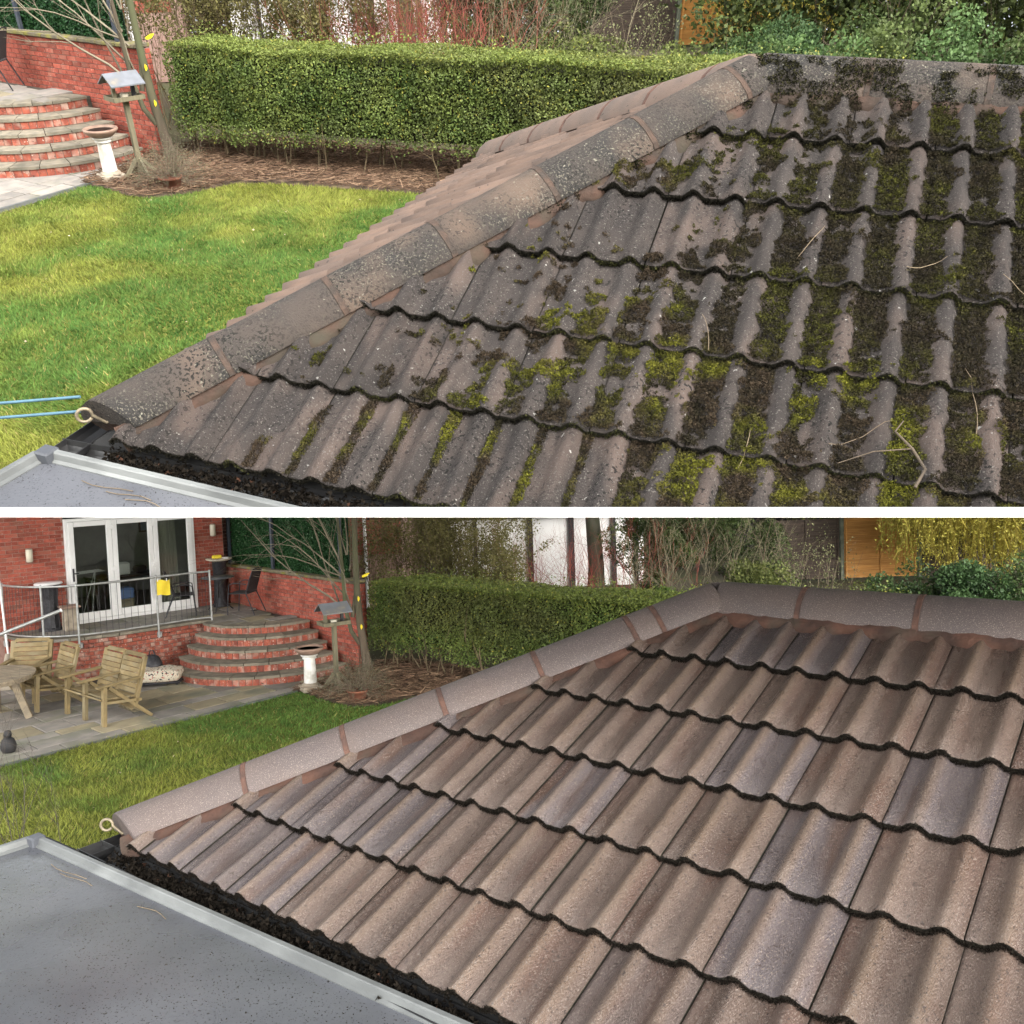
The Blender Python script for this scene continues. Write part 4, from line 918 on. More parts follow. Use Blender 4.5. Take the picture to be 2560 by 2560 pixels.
wallcore(ret, [(0, 0), (.55, 0)], 0, 4.2, .2, m_mortar, 1); bricks(ret, [(0, 0), (.55, 0)], ZT, 28, m_brickdk, 1, bh=.0765, seed=35, maxn=120)
# frame and three leaves
q = MB()
for (c, d) in (((.03, -.02, ZT + DH / 2), (.06, .09, DH)), ((DW - .03, -.02, ZT + DH / 2), (.06, .09, DH)), ((DW / 2, -.02, ZT + DH - .03), (DW - .12, .09, .06)), ((DW / 2, -.02, ZT + .035), (DW - .12, .09, .07))): q.box(c, d, 0, None, .006)
dr = q.obj('door_frame', m_white, house)
lw = (DW - .12) / 3
for k in range(3):
    x0 = .06 + k * lw; q = MB(); st = .105; z0, z1 = ZT + .075, ZT + DH - .065
    for (c, d) in (((x0 + st / 2, -.055, (z0 + z1) / 2), (st, .07, z1 - z0)), ((x0 + lw - st / 2 - .004, -.055, (z0 + z1) / 2), (st, .07, z1 - z0)), ((x0 + lw / 2, -.055, z0 + .07), (lw - 2 * st - .01, .07, .14)), ((x0 + lw / 2, -.055, z1 - .05), (lw - 2 * st - .01, .07, .10))): q.box(c, d, 0, None, .008)
    leaf = q.obj('door', m_white, house)
    q = MB(); q.box((x0 + lw / 2, -.055, (z0 + z1) / 2 + .02), (lw - 2 * st + .01, .012, z1 - z0 - .2)); q.obj('pane', m_glass, leaf)
    if k == 0:
        q = MB(); q.box((x0 + .05, -.10, ZT + 1.0), (.035, .02, .26), 0, None, .006); q.box((x0 + .085, -.13, ZT + 1.03), (.12, .02, .022), 0, None, .006); q.obj('handle', m_dark, leaf)
    else:
        for zz in (.25, 1.05, 1.9): q = MB(); q.box((x0 - .002, -.098, ZT + zz), (.09, .02, .09), 0, None, .006); q.obj('hinge', m_white, leaf)
# dim room behind
m_room = mat('room_wall', (.25, .25, .23), (.22, .22, .2), rough=.9); m_roomf = mat('room_floor', (.05, .04, .032), rough=.5); m_curt = mat('curtain', (.42, .41, .36), (.34, .33, .29), scale=4, stretch=(8, 8, .2), rough=.9); m_dkw = mat('dark_furniture', (.05, .028, .018), (.035, .02, .014), rough=.5); m_cloth = mat('patterned_cloth', (.45, .4, .3), (.3, .24, .16), scale=25, rough=.9)
m_art = mat('picture_print', (.06, .12, .16), (.14, .2, .2), scale=9, rough=.6)
q = MB()
for (c, d) in (((DW / 2 + 1.0, 3.9, 2.1), (7.0, .1, 2.7)), ((-1.9, 2.1, 2.1), (.1, 3.6, 2.7)), ((4.55, 2.1, 2.1), (.1, 3.6, 2.7)), ((1.3, 2.1, 3.5), (6.5, 3.6, .1))): q.box(c, d)
q.obj('room_wall', m_room, house); q = MB(); q.box((1.3, 2.1, ZT - .03), (6.5, 3.6, .06)); q.obj('room_floor', m_roomf, house)
T0 = TR(HP.x, HP.y, 0, HA)
def indoor(name, label, cat, builder, T):
    r = empty(name, T0 @ T, label, cat); builder(r); return r
def b_table(r):
    q = MB(); q.box((0, 0, .73), (1.5, .8, .04), 0, None, .01); q.obj('top', m_dkw, r)
    for sx in (-.68, .68):
        for sy in (-.33, .33): q = MB(); q.box((sx, sy, .355), (.07, .07, .71)); q.obj('leg', m_dkw, r)
indoor('dining_table', 'dark dining table inside, seen through the middle patio door', 'table', b_table, TR(1.55, 1.3, ZT))
def b_box(w, d, h, m, part='body'):
    def f(r):
        q = MB(); q.box((0, 0, h / 2), (w, d, h), 0, None, min(w, d, h) * .12); q.obj(part, m, r); q = MB(); q.box((0, 0, h + .006), (w * .8, d * .8, .012)); q.obj('top', m, r)
    return f
indoor('cardboard_box', 'tan patterned box beside the dining table indoors', 'box', b_box(.42, .32, .52, m_cloth), TR(1.22, .55, ZT))
indoor('storage_tub', 'blue tub on a stand inside the patio doors', 'tub', b_box(.40, .3, .22, m_blue), TR(1.15, .28, ZT + .36))
indoor('small_stand', 'low pale stand under the blue tub indoors', 'stand', b_box(.38, .28, .34, m_woodg), TR(1.15, .28, ZT))
indoor('shopping_bag', 'white dotted bag standing on the dining table', 'bag', b_box(.34, .2, .26, m_white), TR(1.45, 1.2, ZT + .755))
indoor('red_bowl', 'dark red rounded pot standing on the dining table', 'bowl', lambda r: [MB().lathe([(.06, 0), (.12, .03), (.15, .1), (.13, .15), (.1, .16)], 18).obj('body', m_brickdk, r), MB().lathe([(.0, .162), (.09, .162)], 18).obj('lid', m_brickdk, r)], TR(1.85, 1.2, ZT + .752))
def b_cab(r):
    q = MB(); q.box((0, 0, .55), (1.2, .5, 1.1), 0, None, .01); q.obj('body', m_dkw, r)
    for sx in (-.3, .3): q = MB(); q.box((sx, -.255, .55), (.54, .015, .95)); q.obj('cabinet_door', m_dkw, r)
indoor('sideboard', 'dark sideboard inside, seen through the left patio door', 'cabinet', b_cab, TR(.1, 2.2, ZT))
def b_curt(r):
    q = MB(); n = 40; vs = []
    for i in range(n + 1):
        x = lerp(-.28, .28, i / n); y = .05 * math.sin(i * 1.25)
        vs += [(x, y, 0), (x * .8, y * .8, 2.4)]
    q.add(vs, [(2 * i, 2 * i + 2, 2 * i + 3, 2 * i + 1) for i in range(n)], 0, True); q.obj('drape', m_curt, r); q = MB(); q.tube([(-.4, 0, 2.42), (.4, 0, 2.42)], .015); q.obj('rail', m_dkw, r)
indoor('curtain', 'pale grey curtain hanging inside the right patio door', 'curtain', b_curt, TR(2.12, .35, ZT + .02))
def b_pic(r):
    q = MB(); q.box((0, 0, 0), (.5, .03, .38)); q.obj('frame', m_dkw, r); q = MB(); q.box((0, -.018, 0), (.42, .01, .30)); q.obj('print', m_art, r)
indoor('framed_picture', 'framed blue picture on the room wall indoors', 'picture', b_pic, TR(3.05, 3.82, ZT + 1.65))
def b_airer(r):
    for s in (-1, 1):
        q = MB(); q.tube([(-.3, s * .02, .95), (-.1, s * .3, 0)], .009, 6); q.tube([(.3, s * .02, .95), (.1, s * .3, 0)], .009, 6); q.obj('leg', m_white, r)
    for k in range(5): q = MB(); q.tube([(-.35, -.2 + k * .1, .95), (.45, -.2 + k * .1, .97)], .006, 6); q.obj('rail', m_white, r)
    q = MB(); q.box((-.2, -.05, .68), (.22, .02, .5)); q.obj('hanging_cloth', m_white, r)
indoor('clothes_airer', 'white folding clothes airer inside the left patio door', 'airer', b_airer, TR(.42, .6, ZT))
# wall lanterns
for s, z, lb in ((-.66, 2.29, 'cream half-round wall lamp left of the patio doors'), (DW + .42, 2.48, 'cream half-round wall lamp right of the patio doors')):
    r = empty('wall_lamp', T0 @ TR(s, -.012, z), lb, 'lamp', 'wall lamps beside the patio doors')
    q = MB(); q.box((0, -.006, 0), (.10, .016, .26), 0, None, .004); q.obj('back_plate', m_dark, r)
    q = MB(); q.lathe([(.055, -.12), (.062, -.11), (.062, .11), (.055, .12)], 16, c=(0, -.05, 0)); q.obj('shade', m_cream, r)
    for e in (-.13, .13): q = MB(); q.lathe([(.05, -.012), (.058, .0), (.05, .012)], 16, c=(0, -.05, e)); q.obj('cap', m_bowl, r)

# ------------------------------------------------------------------ railing on the terrace edge
rail = empty('terrace_railing', TR(-7.0, 18.5, 0), 'curved galvanised steel railing along the terrace edge', 'railing')
rp = [Vector((p[0] + 7.0, p[1] - 18.5, 0)) for p in TEDGE]
def smooth(P, n=6):
    out = []
    for i in range(len(P) - 1):
        a, b, c, d = P[max(i - 1, 0)], P[i], P[i + 1], P[min(i + 2, len(P) - 1)]
        for k in range(n):
            t = k / n; out.append(.5 * ((2 * b) + (c - a) * t + (2 * a - 5 * b + 4 * c - d) * t * t + (3 * b - a - 3 * c + d) * t ** 3))
    return out + [P[-1]]
rs_ = smooth(rp)[9:]
off = []
for i, p in enumerate(rs_):
    t = (rs_[min(i + 1, len(rs_) - 1)] - rs_[max(i - 1, 0)]).normalized(); off.append(p + Vector((t.y, -t.x, 0)) * .055)
ZR0, ZR1 = ZT + .06, ZT + .98
q = MB(); q.tube([p + Vector((0, 0, ZR1)) for p in off], .021, 10); q.obj('top_rail', m_steel, rail)
q = MB(); q.tube([p + Vector((0, 0, ZR0)) for p in off], .018, 10); q.obj('bottom_rail', m_steel, rail)
for k in (0, 12, 20, 33, len(off) - 1):
    p = off[k]; q = MB(); q.tube([p + Vector((0, 0, ZT - .20)), p + Vector((0, 0, ZR1 + .012))], .021, 10); po = q.obj('post', m_steel, rail)
    q = MB(); q.lathe([(.0, .028), (.02, .02), (.026, 0), (.026, -.02)], 10, c=(p.x, p.y, ZR1 + .014)); q.obj('cap', m_steel, po)
    q = MB(); q.box((p.x, p.y + .03, ZT - .14), (.09, .06, .10), 0, None, .01); q.obj('wall_bracket', m_steel, po)
for i in range(len(off) - 1):
    for f in (0.0,):
        p = off[i].lerp(off[i + 1], f); q = MB(); q.tube([p + Vector((0, 0, ZR0)), p + Vector((0, 0, ZR1))], .0045, 5); q.obj('infill_bar', m_dark, rail)
p = off[33] + Vector((-7.0, 18.5, 0))
sg = empty('yellow_cloth', TR(p.x + .13, p.y - .03, ZT + .62, .42), 'yellow cloth hung on a railing post of the terrace', 'cloth'); q = MB(); vs = []
for j in range(6):
    for i in range(8): vs.append((i * .034 - .10, .012 * math.sin(i * 1.1 + j * .5), .30 - j * .058 + .012 * math.sin(i * .9)))
q.add(vs, [(j * 8 + i, j * 8 + i + 1, (j + 1) * 8 + i + 1, (j + 1) * 8 + i) for j in range(5) for i in range(7)], 0, True); q.obj('cloth', m_yellow, sg)
for sx in (-.08, .08): q = MB(); q.box((sx, -.01, .305), (.015, .02, .05)); q.obj('peg', m_white, sg)

# ------------------------------------------------------------------ terrace things
def bistro_table(x, y):
    r = empty('bistro_table', TR(x, y, ZT + .004), 'round dark metal bistro table on the terrace, beside the brick wall', 'table')
    q = MB(); q.lathe([(.0, .70), (.33, .70), (.345, .71), (.34, .724), (.0, .73)], 32); q.obj('top', m_slate2, r); q = MB(); q.lathe([(.022, .28), (.022, .70)], 10); q.obj('column', m_dark, r)
    for k in range(3):
        a = .6 + k * 2.094; q = MB(); c, s = math.cos(a), math.sin(a); q.tube([(0.02 * c, .02 * s, .50), (.05 * c, .05 * s, .32), (.14 * c, .14 * s, .14), (.30 * c, .30 * s, .012)], .013, 8); q.obj('leg', m_dark, r)
m_slate2 = mat('dark_glass_top', (.06, .065, .07), (.08, .085, .09), rough=.3, spec=.5)
m_mesh = mat('textilene', (.035, .034, .036), (.05, .048, .05), scale=60, rough=.8)
def metal_chair(G, x, y, z, rz, label, group):
    r = empty('metal_chair', G @ TR(x, y, z, rz), label, 'chair', group)
    for s in (-1, 1):
        q = MB(); q.tube([(s * .25, -.26, 0), (s * .245, -.22, .44), (s * .245, -.20, .62), (s * .245, -.08, .66), (s * .24, .18, .63)], .012, 7); q.obj('front_leg', m_dark, r)
        q = MB(); q.tube([(s * .26, .34, 0), (s * .235, .16, .44), (s * .23, .24, .70), (s * .21, .32, .92)], .012, 7); q.obj('rear_leg', m_dark, r)
    q = MB(); q.tube([(-.21, .32, .92), (0, .34, .94), (.21, .32, .92)], .012, 7); q.obj('top_rail', m_dark, r)
    q = MB(); q.box((0, -.02, .435), (.47, .42, .018), 0, None, .006); q.obj('seat', m_mesh, r)
    q = MB(); q.add([(-.22, .17, .46), (.22, .17, .46), (.205, .315, .91), (-.205, .315, .91), (-.22, .178, .458), (.22, .178, .458), (.205, .323, .908), (-.205, .323, .908)], [(0, 1, 2, 3), (7, 6, 5, 4), (0, 4, 5, 1), (2, 6, 7, 3), (1, 5, 6, 2), (0, 3, 7, 4)]); q.obj('backrest', m_mesh, r)
    return r
bistro_table(-6.28, 19.35)
metal_chair(GB, -6.9, 18.95, ZT + .004, 1.9, 'dark metal garden chair behind the railing, in front of the right patio door', 'metal chairs around the bistro table')
metal_chair(GB, -5.62, 18.95, ZT + .004, -1.75, 'dark metal garden chair right of the bistro table, by the brick wall', 'metal chairs around the bistro table')
metal_chair(GA, -5.62, 18.95, ZT + .004, -1.75, 'dark metal chair cut by the left edge on the upper terrace', None)
r = empty('patio_heater', TR(-6.42, 19.95, ZT + .004), 'black cylindrical stand with a white tray and yellow sponge on top', 'stand')
q = MB(); q.lathe([(.17, 0), (.18, .02), (.15, .06), (.13, .5), (.15, .98), (.17, 1.0)], 20); q.obj('body', m_dark, r); q = MB(); q.lathe([(.0, 1.0), (.20, 1.0), (.27, 1.03), (.28, 1.05), (.26, 1.05), (.0, 1.015)], 24); q.obj('tray', m_cream, r)
q = MB(); q.box((-.05, -.05, 1.09), (.20, .12, .08), 0, TR(0, 0, 0, .5), .02); q.obj('sponge', m_yellow, r); q = MB(); q.box((.14, .0, 1.06), (.14, .10, .03), 0, None, .01); q.obj('dish', m_white, r)
r = empty('mesh_urn', TR(-9.05, 17.75, ZT + .004), 'tall black mesh urn with white top behind the railing', 'urn')
q = MB(); q.lathe([(.22, 0), (.22, .04), (.185, .06)], 20); q.obj('base', m_dark, r); q = MB(); q.lathe([(.18, .06), (.155, .35), (.15, .6), (.17, .82), (.24, .90)], 28, fl=lambda j, z: .03 if j % 2 else 0.0, smooth=False); q.obj('mesh_body', m_dark, r); q = MB(); q.lathe([(.0, .93), (.24, .93), (.26, .91), (.25, .895)], 24); q.obj('white_top', m_white, r)
r = empty('stone_plinth', TR(-8.62, 17.65, ZT + .004, .7), 'small buff stone plinth with flat cap behind the railing', 'plinth')
q = MB(); q.box((0, 0, .22), (.24, .24, .44), 0, None, .01); q.obj('block', m_bathst, r); q = MB(); q.box((0, 0, .46), (.34, .34, .04), 0, None, .008); q.obj('cap', m_bowl, r)
# grey pole leaning on the railing and thin white post at the left
r = empty('leaning_pole', TR(-9.35, 15.9, .9), 'long grey plastic pole slanting up across the railing', 'pole'); d = Vector((1.15, .55, .50))
q = MB(); q.tube([Vector((-1.0, -.5, -.28)), d], .032, 10); q.obj('tube', m_steel, r); q = MB(); q.tube([d, d * 1.02], .036, 10); q.obj('end_cap', m_white, r)
r = empty('parasol_base', TR(-9.25, 16.55, .01), 'pale concrete parasol base with white pole at the left edge', 'parasol base')
q = MB(); q.lathe([(.24, 0), (.24, .10), (.12, .34), (.05, .62)], 22); q.obj('base', m_bathst, r); q = MB(); q.tube([(0, 0, .6), (-.10, .05, 1.95)], .019, 8); q.obj('pole', m_white, r)

# ------------------------------------------------------------------ wooden patio furniture
def slat_seat(x, y, rz, n, label, cat, name, bend=0.0):
    r = empty(name, TR(x, y, .012, rz), label, cat); sw = .57; gap = .055; W_ = n * sw + (n + 1) * gap
    rg = random.Random(n)
    for i in range(n + 1):
        ax = -W_ / 2 + gap / 2 + i * (sw + gap)
        q = MB(); q.beam((ax, -.30, 0), (ax + (.0), -.26, .60), .055, .085, 0, (1, 0, 0)); q.obj('front_leg', m_wood, r)
        q = MB(); q.beam((ax, -.20, .585), (ax, .46, .0), .05, .085, 0, (1, 0, 0)); q.obj('rear_leg', m_wood, r)
        q = MB(); q.beam((ax, -.36, .60), (ax, .30, .645), .10, .035, 0, (0, 0, 1)) if False else q.box((0, 0, 0), (.10, .70, .034), 0, Matrix.Translation((ax, -.03, .625)) @ Matrix.Rotation(.06, 4, 'X'), .006); q.obj('armrest', m_wood, r)
        q = MB(); q.beam((ax, .20, .20), (ax, .42, .95), .045, .09, 0, (1, 0, 0)); q.obj('back_post', m_wood, r)
        q = MB(); q.beam((ax, -.28, .36), (ax, .30, .30), .04, .09, 0, (1, 0, 0)); q.obj('seat_rail', m_wood, r)
    q = MB(); q.beam((-W_ / 2, .32, .13), (W_ / 2, .32, .13), .04, .06, 0); q.obj('stretcher', m_wood, r)
    for i in range(n):
        cx = -W_ / 2 + gap + sw / 2 + i * (sw + gap)
        for k in range(6):
            t = k / 5; yy = lerp(-.30, .20, t); zz = lerp(.415, .365, t) - (.02 if k == 0 else 0); q = MB(); q.box((0, 0, 0), (sw + .03, .096, .028), 0, Matrix.Translation((cx, yy, zz)) @ Matrix.Rotation(-.55 if k == 0 else -.1, 4, 'X'), .006); q.obj('seat_slat', m_wood, r)
        for k in range(8):
            t = k / 7; yy = lerp(.235, .395, t); zz = lerp(.43, .955, t); q = MB(); q.box((0, 0, 0), (sw + .03, .026, .073), 0, Matrix.Translation((cx, yy - (-.03 if k == 7 else 0), zz)) @ Matrix.Rotation(-.29 if k < 7 else -1.0, 4, 'X'), .006); q.obj('back_slat', m_wood, r)
    return r
rzb = math.atan2(-.65, .76)
mid = Vector((-6.80, 14.20)) + Vector((.63, .77)) * .30
slat_seat(mid.x, mid.y, rzb, 2, 'two-seat wooden slatted bench with three armrests on the patio', 'bench', 'garden_bench')
slat_seat(-8.50, 15.62, .05, 1, 'wooden slatted armchair behind the round table, facing the lawn', 'chair', 'garden_armchair')
slat_seat(-7.88, 15.20, -.75, 1, 'wooden slatted armchair right of the round table, turned sideways', 'chair', 'garden_armchair')
r = empty('round_table', TR(-8.42, 14.32, .012), 'round slatted wooden table at the left edge of the patio', 'table'); rad = .74
for k in range(13):
    xx = -rad + (k + .5) * 2 * rad / 13; a = xx - rad / 13 + .004; b = xx + rad / 13 - .004; pts = []
    A_ = [lerp(a, b, j / 4) for j in range(5)]
    pts = [(x_, -math.sqrt(max(rad * rad - x_ * x_, .0004))) for x_ in A_] + [(x_, math.sqrt(max(rad * rad - x_ * x_, .0004))) for x_ in A_[::-1]]
    q = MB(); q.prism([(p[0] * .5 - p[1] * .866, p[0] * .866 + p[1] * .5) for p in pts], .70, .73); q.obj('top_board', m_woodg, r)
q = MB(); q.lathe([(rad * .93, .64), (rad * .93, .70), (rad * .85, .70)], 32, smooth=False); q.obj('apron', m_woodg, r)
for k in range(4):
    a = math.pi / 4 + k * math.pi / 2 - .55; c, s = math.cos(a), math.sin(a); q = MB(); q.beam((.40 * c, .40 * s, .69), (.62 * c, .62 * s, 0), .10, .07, 0, (-s, c, 0)); q.obj('leg', m_woodg, r)
# spotted cushion on its low trolley
m_spot = mat('spotted_fabric', (.55, .50, .40), (.48, .43, .33), scale=4, rough=.9, specks=((26, .60, .02, (.03, .03, .04)), (33, .62, .02, (.35, .05, .05))))
r = empty('spotted_cushion', TR(-6.5, 16.45, .012, .12), 'cream spotted cushion lying on a low dark trolley by the steps', 'cushion')
bm = bmesh.new(); bmesh.ops.create_cube(bm, size=1); bmesh.ops.subdivide_edges(bm, edges=bm.edges[:], cuts=6, use_grid_fill=True); rg = random.Random(3)
for v in bm.verts:
    x, y, z = v.co * 2; k = (1 - .16 * (x ** 4 + y ** 4) * .5); v.co = Vector((x * .40 * (1 - .06 * z * z), y * .23 * (1 - .1 * z * z), .17 + z * .11 * k + .02 * math.sin(x * 5) * (z > 0) + rg.uniform(-.006, .006)))
for f in bm.faces: f.smooth = True
link('cushion', bm_mesh(bm, 'cushion', [m_spot]), r); q = MB(); q.box((0, 0, .045), (.84, .46, .035), 0, None, .01); q.obj('trolley_deck', m_dark, r)
for sx in (-.36, .36):
    for sy in (-.19, .19): q = MB(); q.tube([(sx, sy - .012, .026), (sx, sy + .012, .026)], .025, 10); q.obj('wheel', m_dark, r)
r = empty('black_bag', TR(-6.72, 16.75, .012), 'black bag standing behind the bench by the terrace wall', 'bag'); q = MB(); q.lathe([(.16, 0), (.19, .08), (.18, .3), (.12, .42), (.05, .46)], 14, fl=lambda j, z: .08 * math.sin(j * 2.3 + z * 9)); q.obj('body', m_dark, r); q = MB(); q.tube([(-.06, 0, .44), (-.03, 0, .54), (.03, 0, .54), (.06, 0, .44)], .012, 6); q.obj('handle', m_dark, r)
r = empty('stone_ornament', TR(-7.20, 12.72, .012), 'small dark stone garden ornament at the left edge of the patio', 'ornament'); q = MB(); q.lathe([(.08, 0), (.10, .04), (.105, .10), (.08, .18), (.04, .21)], 14); q.obj('body', m_blackw, r); q = MB(); q.lathe([(.0, .19), (.045, .21), (.055, .25), (.04, .30), (.0, .31)], 12); q.obj('head', m_blackw, r)
# ------------------------------------------------------------------ hedges, ivy screens, shrubs and what stands behind
def resample(pts, step):
    P = [np.array(p, float) for p in pts]; out = []
    for a, b in zip(P, P[1:]):
        n = max(1, int(np.linalg.norm(b - a) / step)); out += [a + (b - a) * i / n for i in range(n)]
    return np.array(out + [P[-1]])
def hedge(Wf, front, th, ht, n, seed, label):
    root = empty('privet_hedge', Wf @ TR(front[0][0], front[0][1], 0), label, 'hedge'); o0 = np.array(front[0]); rg = np.random.RandomState(seed)
    P = resample([np.array(p) - o0 for p in front], .25); seg = np.diff(P, axis=0); T = seg / np.linalg.norm(seg, axis=1)[:, None]; NB = np.stack([-T[:, 1], T[:, 0]], 1)   # towards the back
    cum = np.r_[0, np.cumsum(np.linalg.norm(seg, axis=1))]; tot = cum[-1]
    def pos(s, d):
        i = np.clip(np.searchsorted(cum, s) - 1, 0, len(seg) - 1); return P[i] + T[i] * (s - cum[i])[:, None] + NB[i] * d[:, None]
    # solid dark core for the inner twigs, put in to block light as leaf shade
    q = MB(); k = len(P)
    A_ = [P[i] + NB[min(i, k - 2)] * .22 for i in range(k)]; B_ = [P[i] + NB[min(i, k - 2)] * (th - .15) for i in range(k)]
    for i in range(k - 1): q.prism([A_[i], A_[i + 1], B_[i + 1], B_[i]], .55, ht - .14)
    q.obj('inner_shade_core', m_core, root)
    def bump(s, z): return .15 * (vn(s, z, 1.1, seed, 3) - .5) * 2 + .05 * (vn(s, z, 4, seed + 9, 2) - .5)
    nf = int(n * .62); s = rg.uniform(0, tot, nf); z = rg.uniform(.30, ht, nf)
    low = .30 + .48 * (vn(s, s * 0, .9, seed + 3, 3)); keep = rg.rand(nf) < np.clip((z - low + .22) / .34, .02, 1); s, z = s[keep], z[keep]
    dn = vn(s, z, 2.2, seed + 8, 2); d = bump(s, z) + rg.exponential(.055, len(s)) + .20 * np.clip((z - ht + .28) / .28, 0, 1) ** 2 - .05 * np.clip(.9 - z, 0, 1)
    xy = pos(s, d); F1 = np.concatenate([xy, z[:, None]], 1); hz = (z / ht)
    nt = n - nf; s2 = rg.uniform(0, tot, nt); d2 = rg.uniform(.02, th, nt); z2 = ht + .16 * (vn(s2, d2, 1.0, seed + 1, 3) - .45) - rg.exponential(.04, nt) + (rg.rand(nt) < .06) * rg.uniform(0, .22, nt); F2 = np.concatenate([pos(s2, d2), z2[:, None]], 1)
    Pn = np.concatenate([F1, F2]); V = np.concatenate([leaf_verts(F1, rg.uniform(.024, .052, len(F1)), rg, up=.5, bias=(0, -.6, 0)), leaf_verts(F2, rg.uniform(.024, .052, nt), rg, up=1.2)])
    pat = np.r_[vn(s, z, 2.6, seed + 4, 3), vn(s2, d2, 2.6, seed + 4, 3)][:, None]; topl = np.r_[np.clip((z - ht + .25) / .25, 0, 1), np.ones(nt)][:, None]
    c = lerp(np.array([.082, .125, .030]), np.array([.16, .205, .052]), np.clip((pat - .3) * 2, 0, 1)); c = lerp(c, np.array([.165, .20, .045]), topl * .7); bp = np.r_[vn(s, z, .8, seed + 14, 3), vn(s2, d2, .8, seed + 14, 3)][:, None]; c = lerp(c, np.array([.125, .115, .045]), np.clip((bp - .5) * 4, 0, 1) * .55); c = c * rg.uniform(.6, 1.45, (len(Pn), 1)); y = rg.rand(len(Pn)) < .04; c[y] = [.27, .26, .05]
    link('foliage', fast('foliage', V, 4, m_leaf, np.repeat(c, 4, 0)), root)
    out = []; tips = []
    for i in range(int(tot * 9)):
        ss = np.array([rg.uniform(0, tot)]); dd = np.array([rg.uniform(.12, th * .6)]); b = pos(ss, dd)[0]
        grow(rg, (b[0], b[1], 0), (rg.normal(0, .16), rg.normal(0, .16), 1), rg.uniform(.7, 1.15), rg.uniform(.008, .02), 1, out, tips, 4, .13, 0, (1, 3), .6, .5)
    twig_obj('stems', out, (.16, .125, .075), root, rg, 4)
m_core = mat('hedge_interior_shade', (.020, .021, .009), (.012, .011, .007), scale=12, rough=.95, bump=.5)
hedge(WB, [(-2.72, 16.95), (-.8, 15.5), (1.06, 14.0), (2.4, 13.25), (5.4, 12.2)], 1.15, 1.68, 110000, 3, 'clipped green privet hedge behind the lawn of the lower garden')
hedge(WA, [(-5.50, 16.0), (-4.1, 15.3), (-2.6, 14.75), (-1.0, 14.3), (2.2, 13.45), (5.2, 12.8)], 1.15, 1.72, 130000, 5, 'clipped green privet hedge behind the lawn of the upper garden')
def ivy_screen(G, label):
    a, b = Vector((-6.35, 20.72, 0)), Vector((-3.14, 17.35, 0)); d = (b - a); L = d.length; d.normalize(); root = empty('ivy_screen', G @ TR(a.x, a.y, 1.69, math.atan2(d.y, d.x)), label, 'screen'); rg = np.random.RandomState(4)
    q = MB(); q.box((L / 2, .03, .62), (L, .02, 1.24)); q.obj('backing_mesh', m_ivyb, root); N = 24000
    x = rg.uniform(0, L, N); z = rg.uniform(0, 1.26, N); P = np.stack([x, rg.uniform(-.05, .02, N), z], 1); c = lerp(np.array([.012, .052, .016]), np.array([.035, .105, .032]), rg.rand(N, 1)); w = rg.rand(N) < .06; c[w] = [.11, .19, .10]
    link('ivy_leaves', fast('ivy_leaves', leaf_verts(P, rg.uniform(.03, .06, N), rg, up=.4, bias=(0, -1, 0)), 4, m_leaf, np.repeat(c, 4, 0)), root)
    for s in (.02, L * .42, L - .12): q = MB(); q.box((s, -.085, .64), (.07, .06, 1.34), 0, None, .006); q.obj('post', m_fpost, root)
m_ivyb = mat('screen_backing', (.008, .022, .010), rough=.9); m_fpost = mat('grey_metal_post', (.045, .055, .075), (.06, .07, .085), rough=.5)
ivy_screen(GB, 'dark green artificial ivy screen on the garden wall of the lower garden'); ivy_screen(GA, 'dark green artificial ivy screen on the garden wall of the upper garden')

def BP(px, D):
    """plan point D metres ahead of the camera on the sight line of a photo column (lower garden)"""
    d = FB.ray(px, 1400); return d[0] / d[1] * D, D
def twig_shrub(G, x, y, h, sp, n, col, label, seed, leafc=None, nl=0, lsz=(.02, .04), lev=2, name='bare_shrub', cat='shrub', rad=.010, wig=.10, kids=(3, 4), group=None):
    r = empty(name, G @ TR(x, y, -.02), label, cat, group); rg = np.random.RandomState(seed); out = []; tips = []
    for k in range(n):
        a = rg.uniform(0, 6.283); b = np.array([rg.normal(0, sp * .35), rg.normal(0, .25), 0]); L = h * rg.uniform(.75, 1.1)
        grow(rg, b, (math.cos(a) * .22 * sp / h * 2, math.sin(a) * .15, 1), L, rad * rg.uniform(.6, 1.3), lev, out, tips, 5, wig, .02, kids, .45, .5)
    twig_obj('stems', out, col, r, rg, 3)
    if nl:
        S_ = np.array([o[1] for o in out]); i = rg.randint(0, len(S_), nl); P = S_[i] + rg.normal(0, .05, (nl, 3)); c = lerp(np.array(leafc[0]), np.array(leafc[1]), rg.rand(nl, 1))
        link('foliage', fast('foliage', leaf_verts(P, rg.uniform(*lsz, nl), rg), 4, m_leaf, np.repeat(c, 4, 0)), r)
    return r
